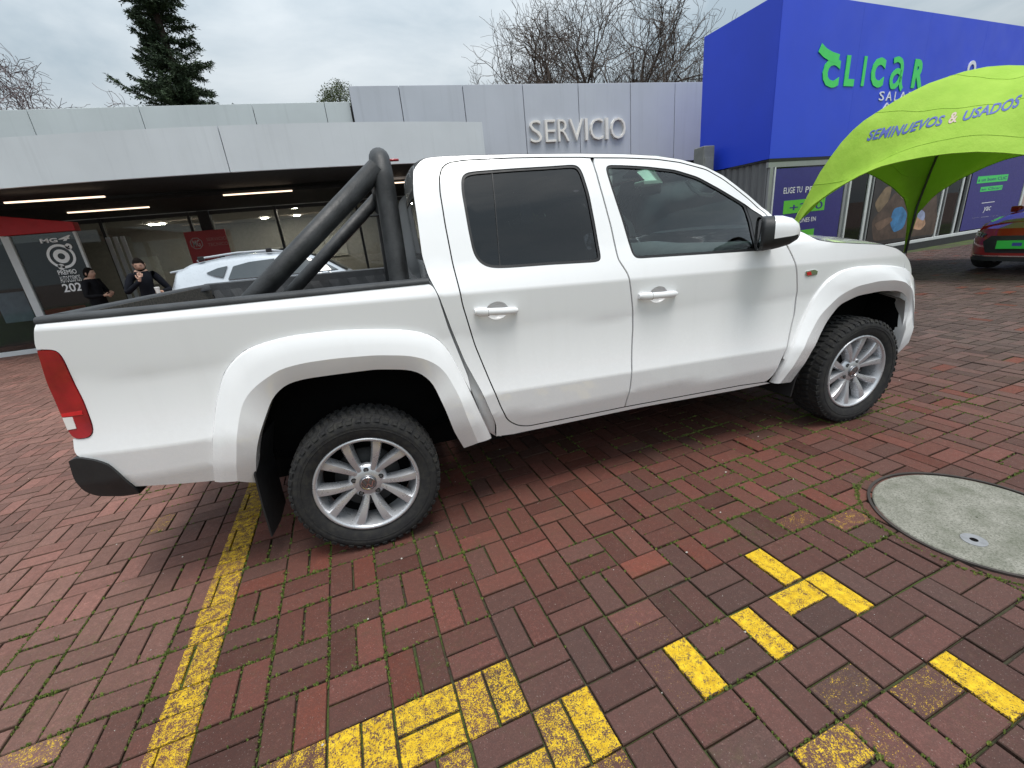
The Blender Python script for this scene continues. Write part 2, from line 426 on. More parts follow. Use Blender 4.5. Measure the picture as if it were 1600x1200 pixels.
def make_bricks():
    rng = np.random.RandomState(3)
    out = []
    c, s = math.cos(GRID_A), math.sin(GRID_A)
    I, J = np.meshgrid(np.arange(-75, 125), np.arange(-85, 20)); I = I.ravel(); J = J.ravel()
    cx = GRID_O[0] + GRID_S * ((I + .5) * c + (J + .5) * s); cy = GRID_O[1] + GRID_S * ((I + .5) * s - (J + .5) * c)
    dist = np.hypot(cx - CAM[0], cy - CAM[1])
    ok = (dist < 3.2) & (cy > -3.2)
    for ddx in (-1.6, 0, 1.6):                                # the paving a viewer can see from here or a step to either side
        for ddy in (-.7, 0, .5):
            pr = proj(np.c_[cx - ddx, cy - ddy, 0 * cx]); ok |= (pr[:, 2] > .05) & (pr[:, 0] > -120) & (pr[:, 0] < 1720) & (pr[:, 1] < 1330)
    ok &= (dist < 21) & (cy < 11.5)
    ok &= ~((cy > 5.3) & (cx > 8.2))
    for i, j, x, y, d in zip(I[ok], J[ok], cx[ok], cy[ok], dist[ok]):
        for k in (0, 1):
            horiz = (i + j) % 2 == 0
            # centre offset of the half in grid axes
            du, dvv = (0, (k - .5) * .5) if horiz else ((k - .5) * .5, 0)
            px = x + GRID_S * (du * c + dvv * s); py = y + GRID_S * (du * s - dvv * c)
            if math.hypot(px - MAN_C[0], py - MAN_C[1]) < MAN_R - .03: continue
            hu, hv = (.1003, .0502) if horiz else (.0502, .1003)
            out.append((i, j, k, px, py, hu, hv, d))
    # tone of each brick: rosy on the left of the bay line, red in the bay, purple-brown in front of it
    meshes = []
    for (i, j, k, px, py, hu, hv, d) in out:
        n1 = noise.noise(Vector((px * .55, py * .55, 3.1))); n2 = noise.noise(Vector((px * 1.7, py * 1.7, 9.4)))
        r = rng.rand()
        left = min(1, max(0, (-.62 - px) / .5 + n2 * .5))
        frontdark = min(1, max(0, (-1.40 - py) / .6 + n1 * .5)) * (1 - left)
        base = np.array([.172, .066, .049])
        base = base * (1 - left) + np.array([.265, .138, .110]) * left
        base = base * (1 - frontdark * .75) + np.array([.098, .054, .047]) * frontdark * .75
        farr = min(1, max(0, (px - 3.2) / 2.5))
        base = base * (1 - farr) + np.array([.125, .085, .075]) * farr
        base = base * (1 + .22 * n1 + .20 * n2)
        if r < .10: base = base * (.7 + .2 * left)
        elif r > .965 and left < .4 and frontdark < .5: base = np.array([.20, .062, .042]) * (.8 + .3 * rng.rand())
        elif r > .80: base = base * np.array([1.2, 1.1, 1.1])
        elif r < .26: base = base * (1 - .4 * (1 - left)) + np.array([.090, .062, .054]) * .4 * (1 - left)
        base = base * (.84 + .30 * rng.rand())
        g = .0023 + rng.rand(4) * .0022
        z = rng.randn() * .0011; tx, ty = rng.randn(2) * .010
        # a few settled bricks
        if rng.rand() < .05: z -= .004
        jit = rng.randn(2) * .0009; rot = rng.randn() * .008
        cs, sn = math.cos(GRID_A + rot), math.sin(GRID_A + rot)
        U0, U1, V0, V1 = -hu + g[0], hu - g[1], -hv + g[2], hv - g[3]
        b = .0026
        def W(u, v, h): return (px + jit[0] + u * cs + v * sn, py + jit[1] + u * sn - v * cs, z + h + u * tx * .3 + v * ty * .3)
        top = [W(U0 + b, V0 + b, 0), W(U1 - b, V0 + b, 0), W(U1 - b, V1 - b, 0), W(U0 + b, V1 - b, 0)]
        mid = [W(U0, V0, -b), W(U1, V0, -b), W(U1, V1, -b), W(U0, V1, -b)]
        if d < 10:
            low = [W(U0, V0, -.03), W(U1, V0, -.03), W(U1, V1, -.03), W(U0, V1, -.03)]
            v = top + mid + low
            f = [(0, 3, 2, 1)] + [(a, (a + 1) % 4, 4 + (a + 1) % 4, 4 + a) for a in range(4)] + [(4 + a, 4 + (a + 1) % 4, 8 + (a + 1) % 4, 8 + a) for a in range(4)]
        else:
            mid = [W(U0, V0, -.014), W(U1, V0, -.014), W(U1, V1, -.014), W(U0, V1, -.014)]
            v = top + mid; f = [(0, 3, 2, 1)] + [(a, (a + 1) % 4, 4 + (a + 1) % 4, 4 + a) for a in range(4)]
        p = PAINT.get((i, j, k), 0)
        meshes.append((v, f, tuple(np.clip(base, 0.01, 1)), p, (px, py, d)))
    # the 300 that show largest stand alone
    C = np.array([m[4][:2] + (0,) for m in meshes]); pr = proj(C)
    sc = np.where((pr[:, 0] > 0) & (pr[:, 0] < 1600) & (pr[:, 1] > 0) & (pr[:, 1] < 1200) & (pr[:, 2] > 0), 1 / np.maximum(pr[:, 2], .1) ** 3, 0)
    hid = (C[:, 0] > -1.0) & (C[:, 0] < 3.7) & (C[:, 1] > -.75)
    sc[hid] = 0
    order = np.argsort(-sc)
    single = set(order[:300].tolist())
    mat = brick_mat()
    def build(name, items, stuff):
        v = []; f = []; tint = []; pa = []
        for it in items:
            o = len(v); v += it[0]; f += [tuple(a + o for a in q) for q in it[1]]
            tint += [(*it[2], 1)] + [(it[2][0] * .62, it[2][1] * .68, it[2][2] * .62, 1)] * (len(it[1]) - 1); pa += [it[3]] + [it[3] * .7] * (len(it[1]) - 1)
        me = bpy.data.meshes.new(name); me.from_pydata(v, [], f); me.materials.append(mat)
        a = me.attributes.new('tint', 'FLOAT_COLOR', 'FACE'); a.data.foreach_set('color', np.array(tint, 'f').ravel())
        a = me.attributes.new('paint', 'FLOAT', 'FACE'); a.data.foreach_set('value', np.array(pa, 'f'))
        o = bpy.data.objects.new(name, me); COL.objects.link(o); o.parent = GROUND
        if stuff: o['kind'] = 'stuff'
        return o
    build('paver_field', [m for q, m in enumerate(meshes) if q not in single], True)
    for q in order[:300]: build('paver_brick', [meshes[q]], False)
    return len(meshes)
NB = make_bricks()

def joints_moss():
    """tufts and cushions of moss growing out of the brick joints"""
    rng = np.random.RandomState(11); v = []; f = []
    c, s = math.cos(GRID_A), math.sin(GRID_A)
    spots = []
    for _ in range(34000):
        x, y = rng.uniform(-1.6, 4.6), rng.uniform(-2.7, .4)
        dens = noise.noise(Vector((x * 1.3, y * 1.3, 5.5))) * .9 + .10 + noise.noise(Vector((x * 5, y * 5, 1.5))) * .8
        if rng.rand() > dens * 1.5: continue
        dx, dy = x - GRID_O[0], y - GRID_O[1]
        u, w = (dx * c + dy * s) / GRID_S, (dx * s - dy * c) / GRID_S
        if -2.66 < u < -2.0: continue
        r = rng.rand()
        if r < .42: w = round(w) + rng.randn() * .012
        elif r < .84: u = round(u) + rng.randn() * .012
        else:
            i, j = math.floor(u), math.floor(w)
            if (i + j) % 2 == 0: w = j + .5 + rng.randn() * .012
            else: u = i + .5 + rng.randn() * .012
        x, y = grid_pt(u, w)
        if math.hypot(x - MAN_C[0], y - MAN_C[1]) < MAN_R + .04: continue
        spots.append((x, y, .55 + .5 * rng.rand()))
    for _ in range(420):                                   # collar of moss round the manhole ring
        a = rng.uniform(1.6, 5.2); r = MAN_R + .045 + abs(rng.randn()) * .008
        spots.append((MAN_C[0] + r * math.cos(a), MAN_C[1] + r * math.sin(a), .8 + .5 * rng.rand()))
    for x, y, k in spots:
        if (x > -.9 and x < 3.6 and y > -.2): continue
        big = rng.rand() < .025
        for b in range(4 + rng.randint(4) + (8 if big else 0)):
            a = rng.rand() * 6.28; q = rng.rand() * (.011 if big else .0055); h = (.001 + rng.rand() * .0045) * k * (2.0 if big else 1)
            bx, by = x + q * math.cos(a), y + q * math.sin(a); w_ = .0022 + rng.rand() * .002
            t_ = rng.rand() * 6.28; l = rng.uniform(.3, 1.3) * h
            o = len(v)
            v += [(bx - w_ * math.sin(t_), by + w_ * math.cos(t_), -.005), (bx + w_ * math.sin(t_), by - w_ * math.cos(t_), -.005),
                  (bx + l * math.cos(t_) + w_ * .8, by + l * math.sin(t_), h), (bx + l * math.cos(t_) - w_ * .8, by + l * math.sin(t_) + w_ * .5, h * .9)]
            f.append((o, o + 1, o + 2, o + 3))
    t = NT('joint_moss'); t.set(Base_Color=t.ramp(t.noise(60, 3), [(.3, (.04, .055, .008)), (.55, (.10, .14, .018)), (.75, (.19, .19, .03))]), Roughness=.8)
    m = MB(); m.v = v; m.f = f
    tag(m.build('joint_moss', t.m, fix=False), 'bright green moss growing in the joints between the brick pavers', 'moss', kind='stuff')
joints_moss()

def litter():
    rng = np.random.RandomState(5); m = MB()
    for _ in range(170):
        x, y = rng.uniform(-1.5, 4.5), rng.uniform(-2.6, 1.0)
        r = .0016 + rng.rand() ** 3 * .005; a = rng.rand() * 6.28
        p = [(x + r * math.cos(a + k * 1.257) * (.7 + .5 * rng.rand()), y + r * math.sin(a + k * 1.257) * (.5 + .5 * rng.rand()), .001) for k in range(5)]
        m.add(p + [(x, y, .001 + r * .9)], [(k, (k + 1) % 5, 5) for k in range(5)])
    tag(m.build('grit', simple('pale_grit', (.5, .47, .42), .8), fix=False), 'tiny pale grit scattered over the brick paving', 'grit', kind='stuff')
litter()

def manhole():
    T = thing('manhole', 'round grey concrete manhole cover with steel rim set in the brick paving', 'manhole', (MAN_C[0], MAN_C[1], 0))
    t = NT('weathered_concrete')
    n = t.noise(9, 6, .65); fine = t.noise(120, 5, .75)
    c = t.ramp(n, [(.3, (.13, .135, .10)), (.5, (.22, .215, .18)), (.72, (.31, .30, .26))])
    c = t.mix(t.val(fine, .46, .62, 0, .75), c, (.075, .08, .055))
    c = t.mix(t.val(t.noise(260, 2), .66, .72, 0, .5), c, (.5, .48, .43))
    t.set(Base_Color=c, Roughness=.85); t.bump(t.math('ADD', fine, n), .6, .004)
    def ring(r0, r1, z0, z1, n=72):
        m = MB(); rows = []
        for r, z in ((r0, z0), (r0, z1), (r1, z1), (r1, z0)):
            rows.append([(r * math.cos(2 * math.pi * k / n), r * math.sin(2 * math.pi * k / n), z) for k in range(n)])
        return m.grid(rows, True)
    def disc(R, z0, z1, hole=None):
        m = MB(); n = 72
        rows = []
        for r, z in ((R, z0), (R, z1 - .004), (R - .005, z1), (R * .8, z1), (R * .4, z1), (.004, z1)):
            rows.append([(r * math.cos(2 * math.pi * k / n), r * math.sin(2 * math.pi * k / n), z) for k in range(n)])
        return m.grid(rows, True)
    disc(MAN_R - .008, -.01, .007).build('cover', t.m, T)
    ring(MAN_R + .001, MAN_R + .013, -.03, .009).build('rim', simple('rusty_steel_rim', (.06, .05, .045), .6, .5, var=.3), T)
    h = at_z((1521, 846), 0) - np.array([*MAN_C, 0])
    g = simple('grey_collar', (.22, .225, .235), .6, var=.2, scale=30)
    m = ring(.014, .042, .002, .0095, 32); m.move(Matrix.Translation(Vector((h[0], h[1], 0)))); m.build('lifting_collar', g, T)
    m = MB(); m.add([(h[0] + .0145 * math.cos(k * math.pi / 12), h[1] + .0145 * math.sin(k * math.pi / 12), .0082) for k in range(24)], [tuple(range(24))]); m.build('lifting_hole', M['dark'], T)
manhole()
# ------------------------------------------------------------------ the pickup truck (right side faces the camera; x forward from the rear axle)
_SZ = [.30, .38, .44, .52, .60, .635, .70, .77, .90, 1.05, 1.155, 1.20, 1.26, 1.32, 1.42, 1.55, 1.66, 1.74, 1.80]
_SY = [.870, .896, .913, .932, .9465, .9475, .932, .917, .920, .926, .9275, .912, .889, .866, .834, .790, .745, .704, .66]
def crease_z(x): return ZC0 + ZCT * (x - 1.3), ZS0 + ZST * (x - 1.3)
ZC0, ZCT, ZS0, ZST = .660, -.037, 1.148, -.045
def S(x, z):
    zc, zs = crease_z(x)
    if z > zs + .11: y = np.interp(z, _SZ, _SY)
    elif z > zs: y = .9285 + (np.interp(zs + .11, _SZ, _SY) - .9285) * ((z - zs) / .11) ** 1.12     # shoulder, turned up to the sky
    elif z > zc: y = .9480 - .032 * (1 - (1 - min(1, (z - zc) / .30)) ** 2) + .0125 * max(0, (z - zc - .30) / (zs - zc - .30)) ** .8
    else: y = .9480 - .10 * (zc - z) - .22 * max(0, zc - .12 - z)
    if x < -.6: y -= .22 * (-.6 - x) ** 2
    if x > 3.25: y -= .42 * (min(x, 3.9) - 3.25) ** 2
    if x > 1.2: y -= .085 * min(1, ((x - 1.2) / 1.25)) ** 2 * float(np.clip((z - 1.22) / .2, 0, 1))
    return float(y)
def side(p, off=0.):
    y = -.92
    for _ in range(25):
        q = at_y(p, y); y = .5 * y + .5 * (-(S(q[0], q[2]) + off))
    return np.array([q[0], q[2]])
def sidepts(px, off=0.): return np.array([side(p, off) for p in px])

TRUCK = thing('pickup_truck', 'white double cab pickup truck parked on the brick paving', 'pickup truck', (0, 0, 0))
def side_panel(name, poly, holes=(), mat=None, off=0., skirt=.026, step=.045, parent=None, both=True, Sf=S, expand=-.0042, hexp=0., label=None, smooth=1, out_step=.02, rounded=False):
    """body panel: outline in (x, z) laid on the car's side surface, with a turned-in edge; right side and its mirror on the left"""
    P = offset_poly(smooth_poly(resample(poly, out_step), smooth), expand) if not rounded else offset_poly(poly, expand)
    H = [offset_poly(smooth_poly(resample(h, out_step), smooth), hexp) if len(h) < 60 else h for h in holes]
    ex = None
    if Sf is S and step <= .05:
        xs_ = np.arange(P[:, 0].min(), P[:, 0].max(), .03); ex = np.array([(x, crease_z(x)[k] + d) for x in xs_ for k in (0, 1) for d in (-.010, 0, .010)])
    W, T, loops = tri_region(P, H, step, ex)
    def nrm(x, z):
        e = .004; a = (Sf(x + e, z) - Sf(x - e, z)) / (2 * e); b = (Sf(x, z + e) - Sf(x, z - e)) / (2 * e); v = Vector((-a, -1, -b)); v.normalize(); return v
    m = MB(); m.add([(x, -(Sf(x, z) + off), z) for x, z in W], T); NR = [nrm(x, z) for x, z in W]
    for li, L in enumerate(loops):
        n = len(L); o = [(x, -(Sf(x, z) + off), z) for x, z in L]
        m.add(o + [(x, y + skirt, z) for x, y, z in o], [(k, (k + 1) % n, n + (k + 1) % n, n + k) for k in range(n)])
        t2 = np.roll(L, -1, 0) - np.roll(L, 1, 0); s2 = (1 if area(L) > 0 else -1) * (1 if li == 0 else -1); o2 = [Vector((s2 * q[1], 0, -s2 * q[0])).normalized() for q in t2]; NR += o2 + o2
    res = []
    for mm, nn in (((m, NR), (m.mirror_y(), [Vector((v.x, -v.y, v.z)) for v in NR])) if both else ((m, NR),)):
        o = mm.build(name, mat, parent or TRUCK, smooth=True, fix=False, normals=nn)
        if label: o['label'] = label
        res.append(o)
    return res

B_SEAM = [(926.5, 254), (940, 300), (955, 355), (966, 405), (974, 417), (981, 428), (985.5, 450), (989, 487), (989, 512), (987, 562), (987, 585), (985, 605), (981, 620), (976, 636)]
RD_TOP = [(686, 277), (690, 262), (700, 254), (725, 250), (800, 246.5), (860, 245.5), (912, 245.5), (922.5, 246.3)]
RD_REAR = [(825, 666), (810, 665), (800, 661), (792, 655), (782, 635), (767, 600), (742, 540), (722, 475), (707, 412), (695, 350), (687, 300)]
FD_TOP = [(928, 246.3), (975, 246.5), (1025, 248.5), (1062, 253.5), (1104, 265), (1130, 280), (1170, 311), (1196, 333)]
FD_FRONT = [(1214, 358), (1228, 382), (1236, 396), (1241, 407), (1245, 425), (1245.5, 455), (1241, 490), (1232, 530), (1222, 560), (1208, 587), (1197, 597)]
FD_BOT = [(1157, 602.5), (1100, 613)]
rear_door = sidepts(RD_TOP + B_SEAM + [(937, 644)] + RD_REAR)
front_door = sidepts(B_SEAM[::-1] + FD_TOP + FD_FRONT + FD_BOT)
RWIN = [(721, 300), (720, 277), (726, 270), (740, 267.5), (800, 263), (860, 259.5), (895, 257), (903, 258), (908, 264), (920, 300), (930, 350), (938, 395), (940, 408), (930, 410), (860, 414), (800, 418.5), (775, 419.5), (760, 417.5), (747, 409), (739, 395), (732, 362)]
FWIN = [(945, 262), (948, 257.5), (975, 258), (1010, 260), (1054, 265), (1090, 276), (1130, 298), (1166, 320), (1193, 338), (1206, 352), (1212, 368), (1210, 389), (1183, 392), (1100, 397.5), (992, 404.5), (988, 398), (972, 345), (957, 300)]
def rounded_loop(P, it=6, step=.012):
    P = resample(P, step)
    for _ in range(it): P = .25 * np.roll(P, 1, 0) + .5 * P + .25 * np.roll(P, -1, 0)
    return P
rwin, fwin = rounded_loop(sidepts(RWIN)), rounded_loop(sidepts(FWIN))
def cup_loop(p0, p1): c = (side(p0) + side(p1)) / 2 + np.array([.006, 0]); return np.array([(c[0] + .054 * math.cos(k * math.pi / 36), c[1] + .042 * math.sin(k * math.pi / 36)) for k in range(72)])
HR, HF = ((741, 487), (808, 484)), ((997, 463), (1056, 458))
rdo = side_panel('rear_door', rear_door, [rwin, cup_loop(*HR)], M['white'], skirt=.02)
fdo = side_panel('front_door', front_door, [fwin, cup_loop(*HF)], M['white'], skirt=.02)
fglass = sidepts([(945, 262), (948, 257.5), (975, 258), (1010, 260), (1054, 265), (1090, 276), (1130, 298), (1166, 320), (1174, 346), (1180, 375), (1183, 392), (1100, 397.5), (992, 404.5), (988, 398), (972, 345), (957, 300)])
corner_trim = sidepts([(1166, 320), (1193, 338), (1206, 352), (1212, 368), (1210, 389), (1183, 392), (1180, 375), (1174, 346)])
for (outline, owners, gm) in ((rwin, rdo, M['tint']), (fglass, fdo, M['glass'])):
    outline = rounded_loop(outline, 3) if len(outline) < 60 else outline
    inner = rounded_loop(offset_poly(outline, -.013), 3)
    for sgn, own in ((1, own) for own in ()): pass
    seals = side_panel('window_seal', outline, [inner], M['rubber'], off=-.004, skirt=.012, step=.05, expand=.001, rounded=True)
    gl = side_panel('window_glass', inner, [], gm, off=-.010, skirt=.004, step=.09, expand=.004, rounded=True)
    for k in (0, 1): seals[k].parent = owners[k]; gl[k].parent = owners[k]
tr = side_panel('mirror_corner_trim', corner_trim, [], M['black_plastic'], off=-.003, skirt=.012)
for k in (0, 1): tr[k].parent = fdo[k]
# black divider bar in the rear door glass
for k in (0, 1):
    p = sidepts([(767, 268), (771, 267.5), (784, 416), (780, 416.5)])
dv_ = side_panel('window_divider', p, [], M['rubber'], off=-.006, skirt=.006)
for k in (0, 1): dv_[k].parent = rdo[k]

# cab frame: pillars, roof rail and sill in one pressing
CAB_REAR = [(655, 253), (645, 266), (645, 300), (651, 340), (659, 400), (669, 432), (686, 464), (704, 512), (726, 565), (752, 612), (775, 664), (775, 682)]
SILL_BOT = [(800, 679), (1000, 637), (1150, 610), (1185, 603), (1203, 599)]
ROOF_EDGE = [(655, 253), (662, 248), (674, 245.5), (700, 243.5), (800, 240.5), (900, 239.5), (975, 240.5), (1025, 243), (1062, 248.5), (1100, 259), (1130, 274), (1170, 305), (1200, 330), (1228, 356)]
frame = sidepts(ROOF_EDGE[::-1] + CAB_REAR[1:] + SILL_BOT + [(1197, 597)] + FD_BOT + [(976, 636), (937, 644)] + RD_REAR + RD_TOP + FD_TOP + FD_FRONT[:2])
side_panel('cab_frame', frame, [], M['white'], step=.05, expand=-.002, smooth=1)

# rubber seal strips behind the shut lines, added dark to give the gaps shade
for nm, px_ in (('gap_shade_seal', RD_TOP + B_SEAM), ('gap_shade_seal', RD_REAR + RD_TOP[:1]), ('gap_shade_seal', [(976, 636), (937, 644), (825, 666)]), ('gap_shade_seal', FD_TOP + FD_FRONT), ('gap_shade_seal', [(1197, 597)] + FD_BOT + [(976, 636)])):
    L = resample(sidepts(px_), .03, False); tv = np.gradient(L, axis=0); tv /= np.linalg.norm(tv, axis=1)[:, None]; N_ = np.c_[-tv[:, 1], tv[:, 0]] * .013
    m = MB(); m.grid([[(a[0], -(S(a[0], a[1]) - .023), a[1]), (b[0], -(S(b[0], b[1]) - .023), b[1])] for a, b in zip(L + N_, L - N_)])
    m.build(nm, M['rubber'], TRUCK, fix=False); m.mirror_y().build(nm, M['rubber'], TRUCK, fix=False)
# painted return of the cab behind the slot between cab and bed
G1 = sidepts([(660, 440), (680, 470), (697, 515), (716, 563), (735, 605), (752, 645), (762, 684)]); G2 = sidepts([(680, 440), (695, 464), (713, 512), (735, 565), (762, 612), (785, 664), (785, 684)])
m = MB(); m.grid([[(a[0], -(S(a[0], a[1]) - .045), a[1]), (b[0], -(S(b[0], b[1]) - .020), b[1])] for a, b in zip(resample_n(G1, 24), resample_n(G2, 24))])
m.build('cab_return', M['white'], TRUCK, smooth=True); m.mirror_y().build('cab_return', M['white'], TRUCK, smooth=True)

# bed side, lamps, fender
FL_OUT = [(768, 683), (750, 645), (734, 610), (724, 590), (712, 566), (700, 546), (687, 532), (670, 522), (637, 515), (587, 514), (525, 516), (450, 525), (400, 539), (382, 547), (362, 565), (350, 582), (344, 600), (336, 640), (332, 685), (335, 751)]
FL_CRE = [(747, 692), (730, 652), (719, 622), (707, 600), (699, 586), (687, 572), (665, 561), (637, 555.5), (587, 555), (525, 560), (475, 567), (437, 577), (407, 597), (390, 612), (378, 632), (372, 662), (371, 752)]
FL_IN = [(725, 700), (710, 675), (697, 642), (677, 600), (668, 591), (655, 582), (637, 577.5), (587, 577), (525, 585), (475, 592), (445, 601), (425, 622), (415, 650), (406, 677), (401, 700), (400, 754)]
LAMP = [(59, 547.5), (82, 547.5), (92, 552), (100, 565), (116, 600), (130, 627), (144, 665), (145, 676), (139, 683), (120, 685.5), (114, 682), (107, 672), (97, 650), (75, 600)]
bed = sidepts([(57, 505), (120, 496), (175, 488), (280, 478.5), (400, 467), (550, 452), (650, 444), (668, 442.5), (677, 448), (684, 462), (700, 512), (718, 556), (731, 588), (736, 612)]
              + [(724, 590), (712, 566), (700, 546), (687, 532), (670, 522), (637, 515), (587, 514), (525, 516), (450, 525), (400, 539), (382, 547), (362, 565), (350, 582), (344, 600), (336, 640), (332, 685), (335, 751)]
              + [(212, 760), (190, 742), (168, 726), (125, 715), (116, 707), (114, 686), (120, 687), (139, 684.5), (146.5, 677), (145.5, 665), (131, 626), (117, 599), (101.5, 564), (93, 550.5), (82, 546), (57, 546), (54, 537), (53, 520)])
BEDSIDE = side_panel('bed_side', bed, [], M['white'], skirt=.03, expand=0.)
t = NT('red_lamp_lens'); t.set(Base_Color=t.ramp(t.noise(9, 3), [(.3, (.22, .004, .010)), (.7, (.40, .010, .016))]), Roughness=.12, Coat_Weight=1.); M['red_lens'] = t.m
lamp_poly = sidepts(LAMP)
lamps = side_panel('tail_lamp', lamp_poly, [], M['red_lens'], off=.004, skirt=.03, expand=0)
clear = sidepts([(99, 652), (114, 651), (121, 668.5), (107, 671)])
M['lamp_clear'] = simple('clear_lamp_lens', (.72, .68, .66), .15, coat=1.)
cl = side_panel('reversing_lens', clear, [], M['lamp_clear'], off=.0065, skirt=.004, expand=0)
ro = sidepts([(96, 646), (128, 641), (131, 647), (99, 651)])
M['lamp_bright'] = simple('bright_red_lens', (.62, .012, .02), .12, coat=1.)
rr = side_panel('brake_lens', ro, [], M['lamp_bright'], off=.006, skirt=.004, expand=0)
for k in (0, 1): cl[k].parent = lamps[k]; rr[k].parent = lamps[k]

def flare(outer, crease, inner, name, out=(.001, .048, .016), n=64, well=.30, ext=None):
    O = resample_n(smooth_poly(resample(sidepts(outer, out[0]), .02, False), 3, False), n)
    Cc = resample_n(smooth_poly(resample(sidepts(crease, out[1]), .02, False), 3, False), n)
    I = resample_n(smooth_poly(resample(sidepts(inner, out[2]), .02, False), 3, False), n)
    rows = []
    def row(A, off, add=0): return [(x, -(S(x, z) + off) + add, z) for x, z in A]
    fade = np.ones(n)
    r0 = row(O, out[0]); rc = row(Cc, out[1]); ri = row(I, out[2])
    def lerp(a, b, t, bow=0):
        L = []
        for p, q in zip(a, b): L.append((p[0] + (q[0] - p[0]) * t, p[1] + (q[1] - p[1]) * t - bow, p[2] + (q[2] - p[2]) * t))
        return L
    under = [(p[0], p[1] + .02, p[2]) for p in r0]
    lip = [(x + (Cc[k][0] - x) * -.02, y + .03, z) for k, (x, y, z) in enumerate(ri)]
    back = [(x, y + .07, z) for x, y, z in ri]
    m = MB()
    m.grid([under, r0]); m.grid([r0, lerp(r0, rc, .05, .010)]); m.grid([lerp(r0, rc, .05, .010), lerp(r0, rc, .3, .013), lerp(r0, rc, .6, .009), rc]); m.grid([rc, lerp(rc, ri, .5, .002), ri]); m.grid([ri, lip, back])
    o1 = m.build(name, M['white'], TRUCK, smooth=True); m.mirror_y().build(name, M['white'], TRUCK, smooth=True)
    # black arch liner behind it
    w0 = [(x, y + .05, z + .004) for x, y, z in ri]; w1 = [(x, -.955 + well, z + .03) for x, y, z in ri]
    m = MB(); m.grid([w0, w1]); cen = np.mean(np.array(w1), 0)
    m.add(w1 + [(w1[0][0], w1[0][1], .35), (w1[-1][0], w1[-1][1], .35)], [tuple(range(len(w1))) + (len(w1) + 1, len(w1))])
    m.build('arch_liner', M['dark'], TRUCK, smooth=False); m.mirror_y().build('arch_liner', M['dark'], TRUCK)
    return O, Cc, I
flare(FL_OUT, FL_CRE, FL_IN, 'rear_wheel_flare')
FF_OUT = [(1206, 598), (1218, 578), (1233, 548), (1252, 501), (1272, 461), (1290, 438), (1312, 423), (1337, 416.5), (1375, 414), (1400, 415.5), (1417, 420), (1425, 430), (1428, 442)]
FF_CRE = [(1219, 599), (1236, 577), (1260, 534), (1282, 492), (1312, 462), (1340, 447), (1375, 439), (1400, 437.5), (1416, 441), (1426, 452), (1430, 470), (1428, 500), (1420, 535)]
FF_IN = [(1236, 597), (1252, 575), (1275, 537), (1292, 502), (1312, 476), (1340, 462), (1375, 455), (1400, 454), (1411, 457), (1418, 465), (1419.5, 480), (1415, 512), (1397, 557)]
flare(FF_OUT, FF_CRE, FF_IN, 'front_wheel_flare', out=(.001, .044, .016))

fender = sidepts([(1229, 380), (1229, 364), (1240, 360), (1252, 362), (1276, 375), (1300, 379), (1340, 381), (1380, 382.5), (1400, 388), (1414, 398), (1421, 408), (1424, 420), (1424, 428)]
                 + [(1417, 421), (1400, 416.5), (1375, 415), (1337, 417.5), (1312, 424), (1290, 439), (1272, 462), (1252, 502), (1233, 549), (1226, 562)]
                 + [(1223.5, 560), (1233.5, 530), (1242.5, 490), (1247, 455), (1246.5, 425), (1242.5, 407), (1237.5, 396)])
FENDER = side_panel('front_fender', fender, [], M['white'], skirt=.02, expand=0, step=.04)
bd = sidepts([(1258, 424), (1272, 421), (1277, 423.5), (1276, 429), (1262, 432), (1258, 430)])
for o in side_panel('fender_badge', bd, [], M['chrome'], off=.004, skirt=.006, expand=0, step=.03, out_step=.01): pass
bd2 = sidepts([(1259.5, 425.5), (1266, 424), (1267, 429.5), (1260.5, 430.5)])
side_panel('badge_reflector', bd2, [], M['lamp_bright'], off=.0055, skirt=.003, expand=0, step=.03, out_step=.01)

# roof and windscreen: loft from the roof edge of one side to the other
EDGE = resample_n(smooth_poly(resample(sidepts(ROOF_EDGE[1:]), .02, False), 4, False), 60)
def cross(x, z, dx, dz, pw=2.6, n=25):
    ye = S(x, z) - .001
    r = []
    for k in range(n):
        s_ = -1 + 2 * k / (n - 1); b = 1 - abs(s_) ** pw
        r.append((x + dx * b, ye * s_, z + dz * b))
    return r
ix = [k for k, p in enumerate(EDGE) if p[0] > 1.86][0]
def loft_rows(a, b):
    rows = []
    for k in range(a, b):
        x, z = EDGE[k]; t_ = (k - ix) / (len(EDGE) - ix)
        if k <= ix:
            q = np.clip((x - EDGE[0][0]) / .25, 0, 1); f_ = np.clip((x - 1.3) / (EDGE[ix][0] - 1.3), 0, 1)
            rows.append(cross(x, z, -.03 * (1 - q) - .02 * f_, .030 + .020 * q - .004 * f_, 2.6))
        else:
            rows.append(cross(x, z, -.02 + .22 * t_ ** .8, .046 * (1 - t_) + .0 * t_, 2.6 - .3 * t_))
    return rows
m = MB(); m.grid(loft_rows(0, ix + 1)); m.build('roof', M['white'], TRUCK, smooth=True)
rows = loft_rows(ix, len(EDGE))
rows_g = [r[1:-1] for r in rows]
m = MB(); m.grid(rows_g[1:]); m.build('windscreen', M['glass'], TRUCK, smooth=True)
m = MB(); m.grid([[r[0], r[1]] for r in rows]); m.grid([[r[-2], r[-1]] for r in rows]); m.grid(rows[:2]); m.build('windscreen_surround', M['white'], TRUCK, smooth=True)

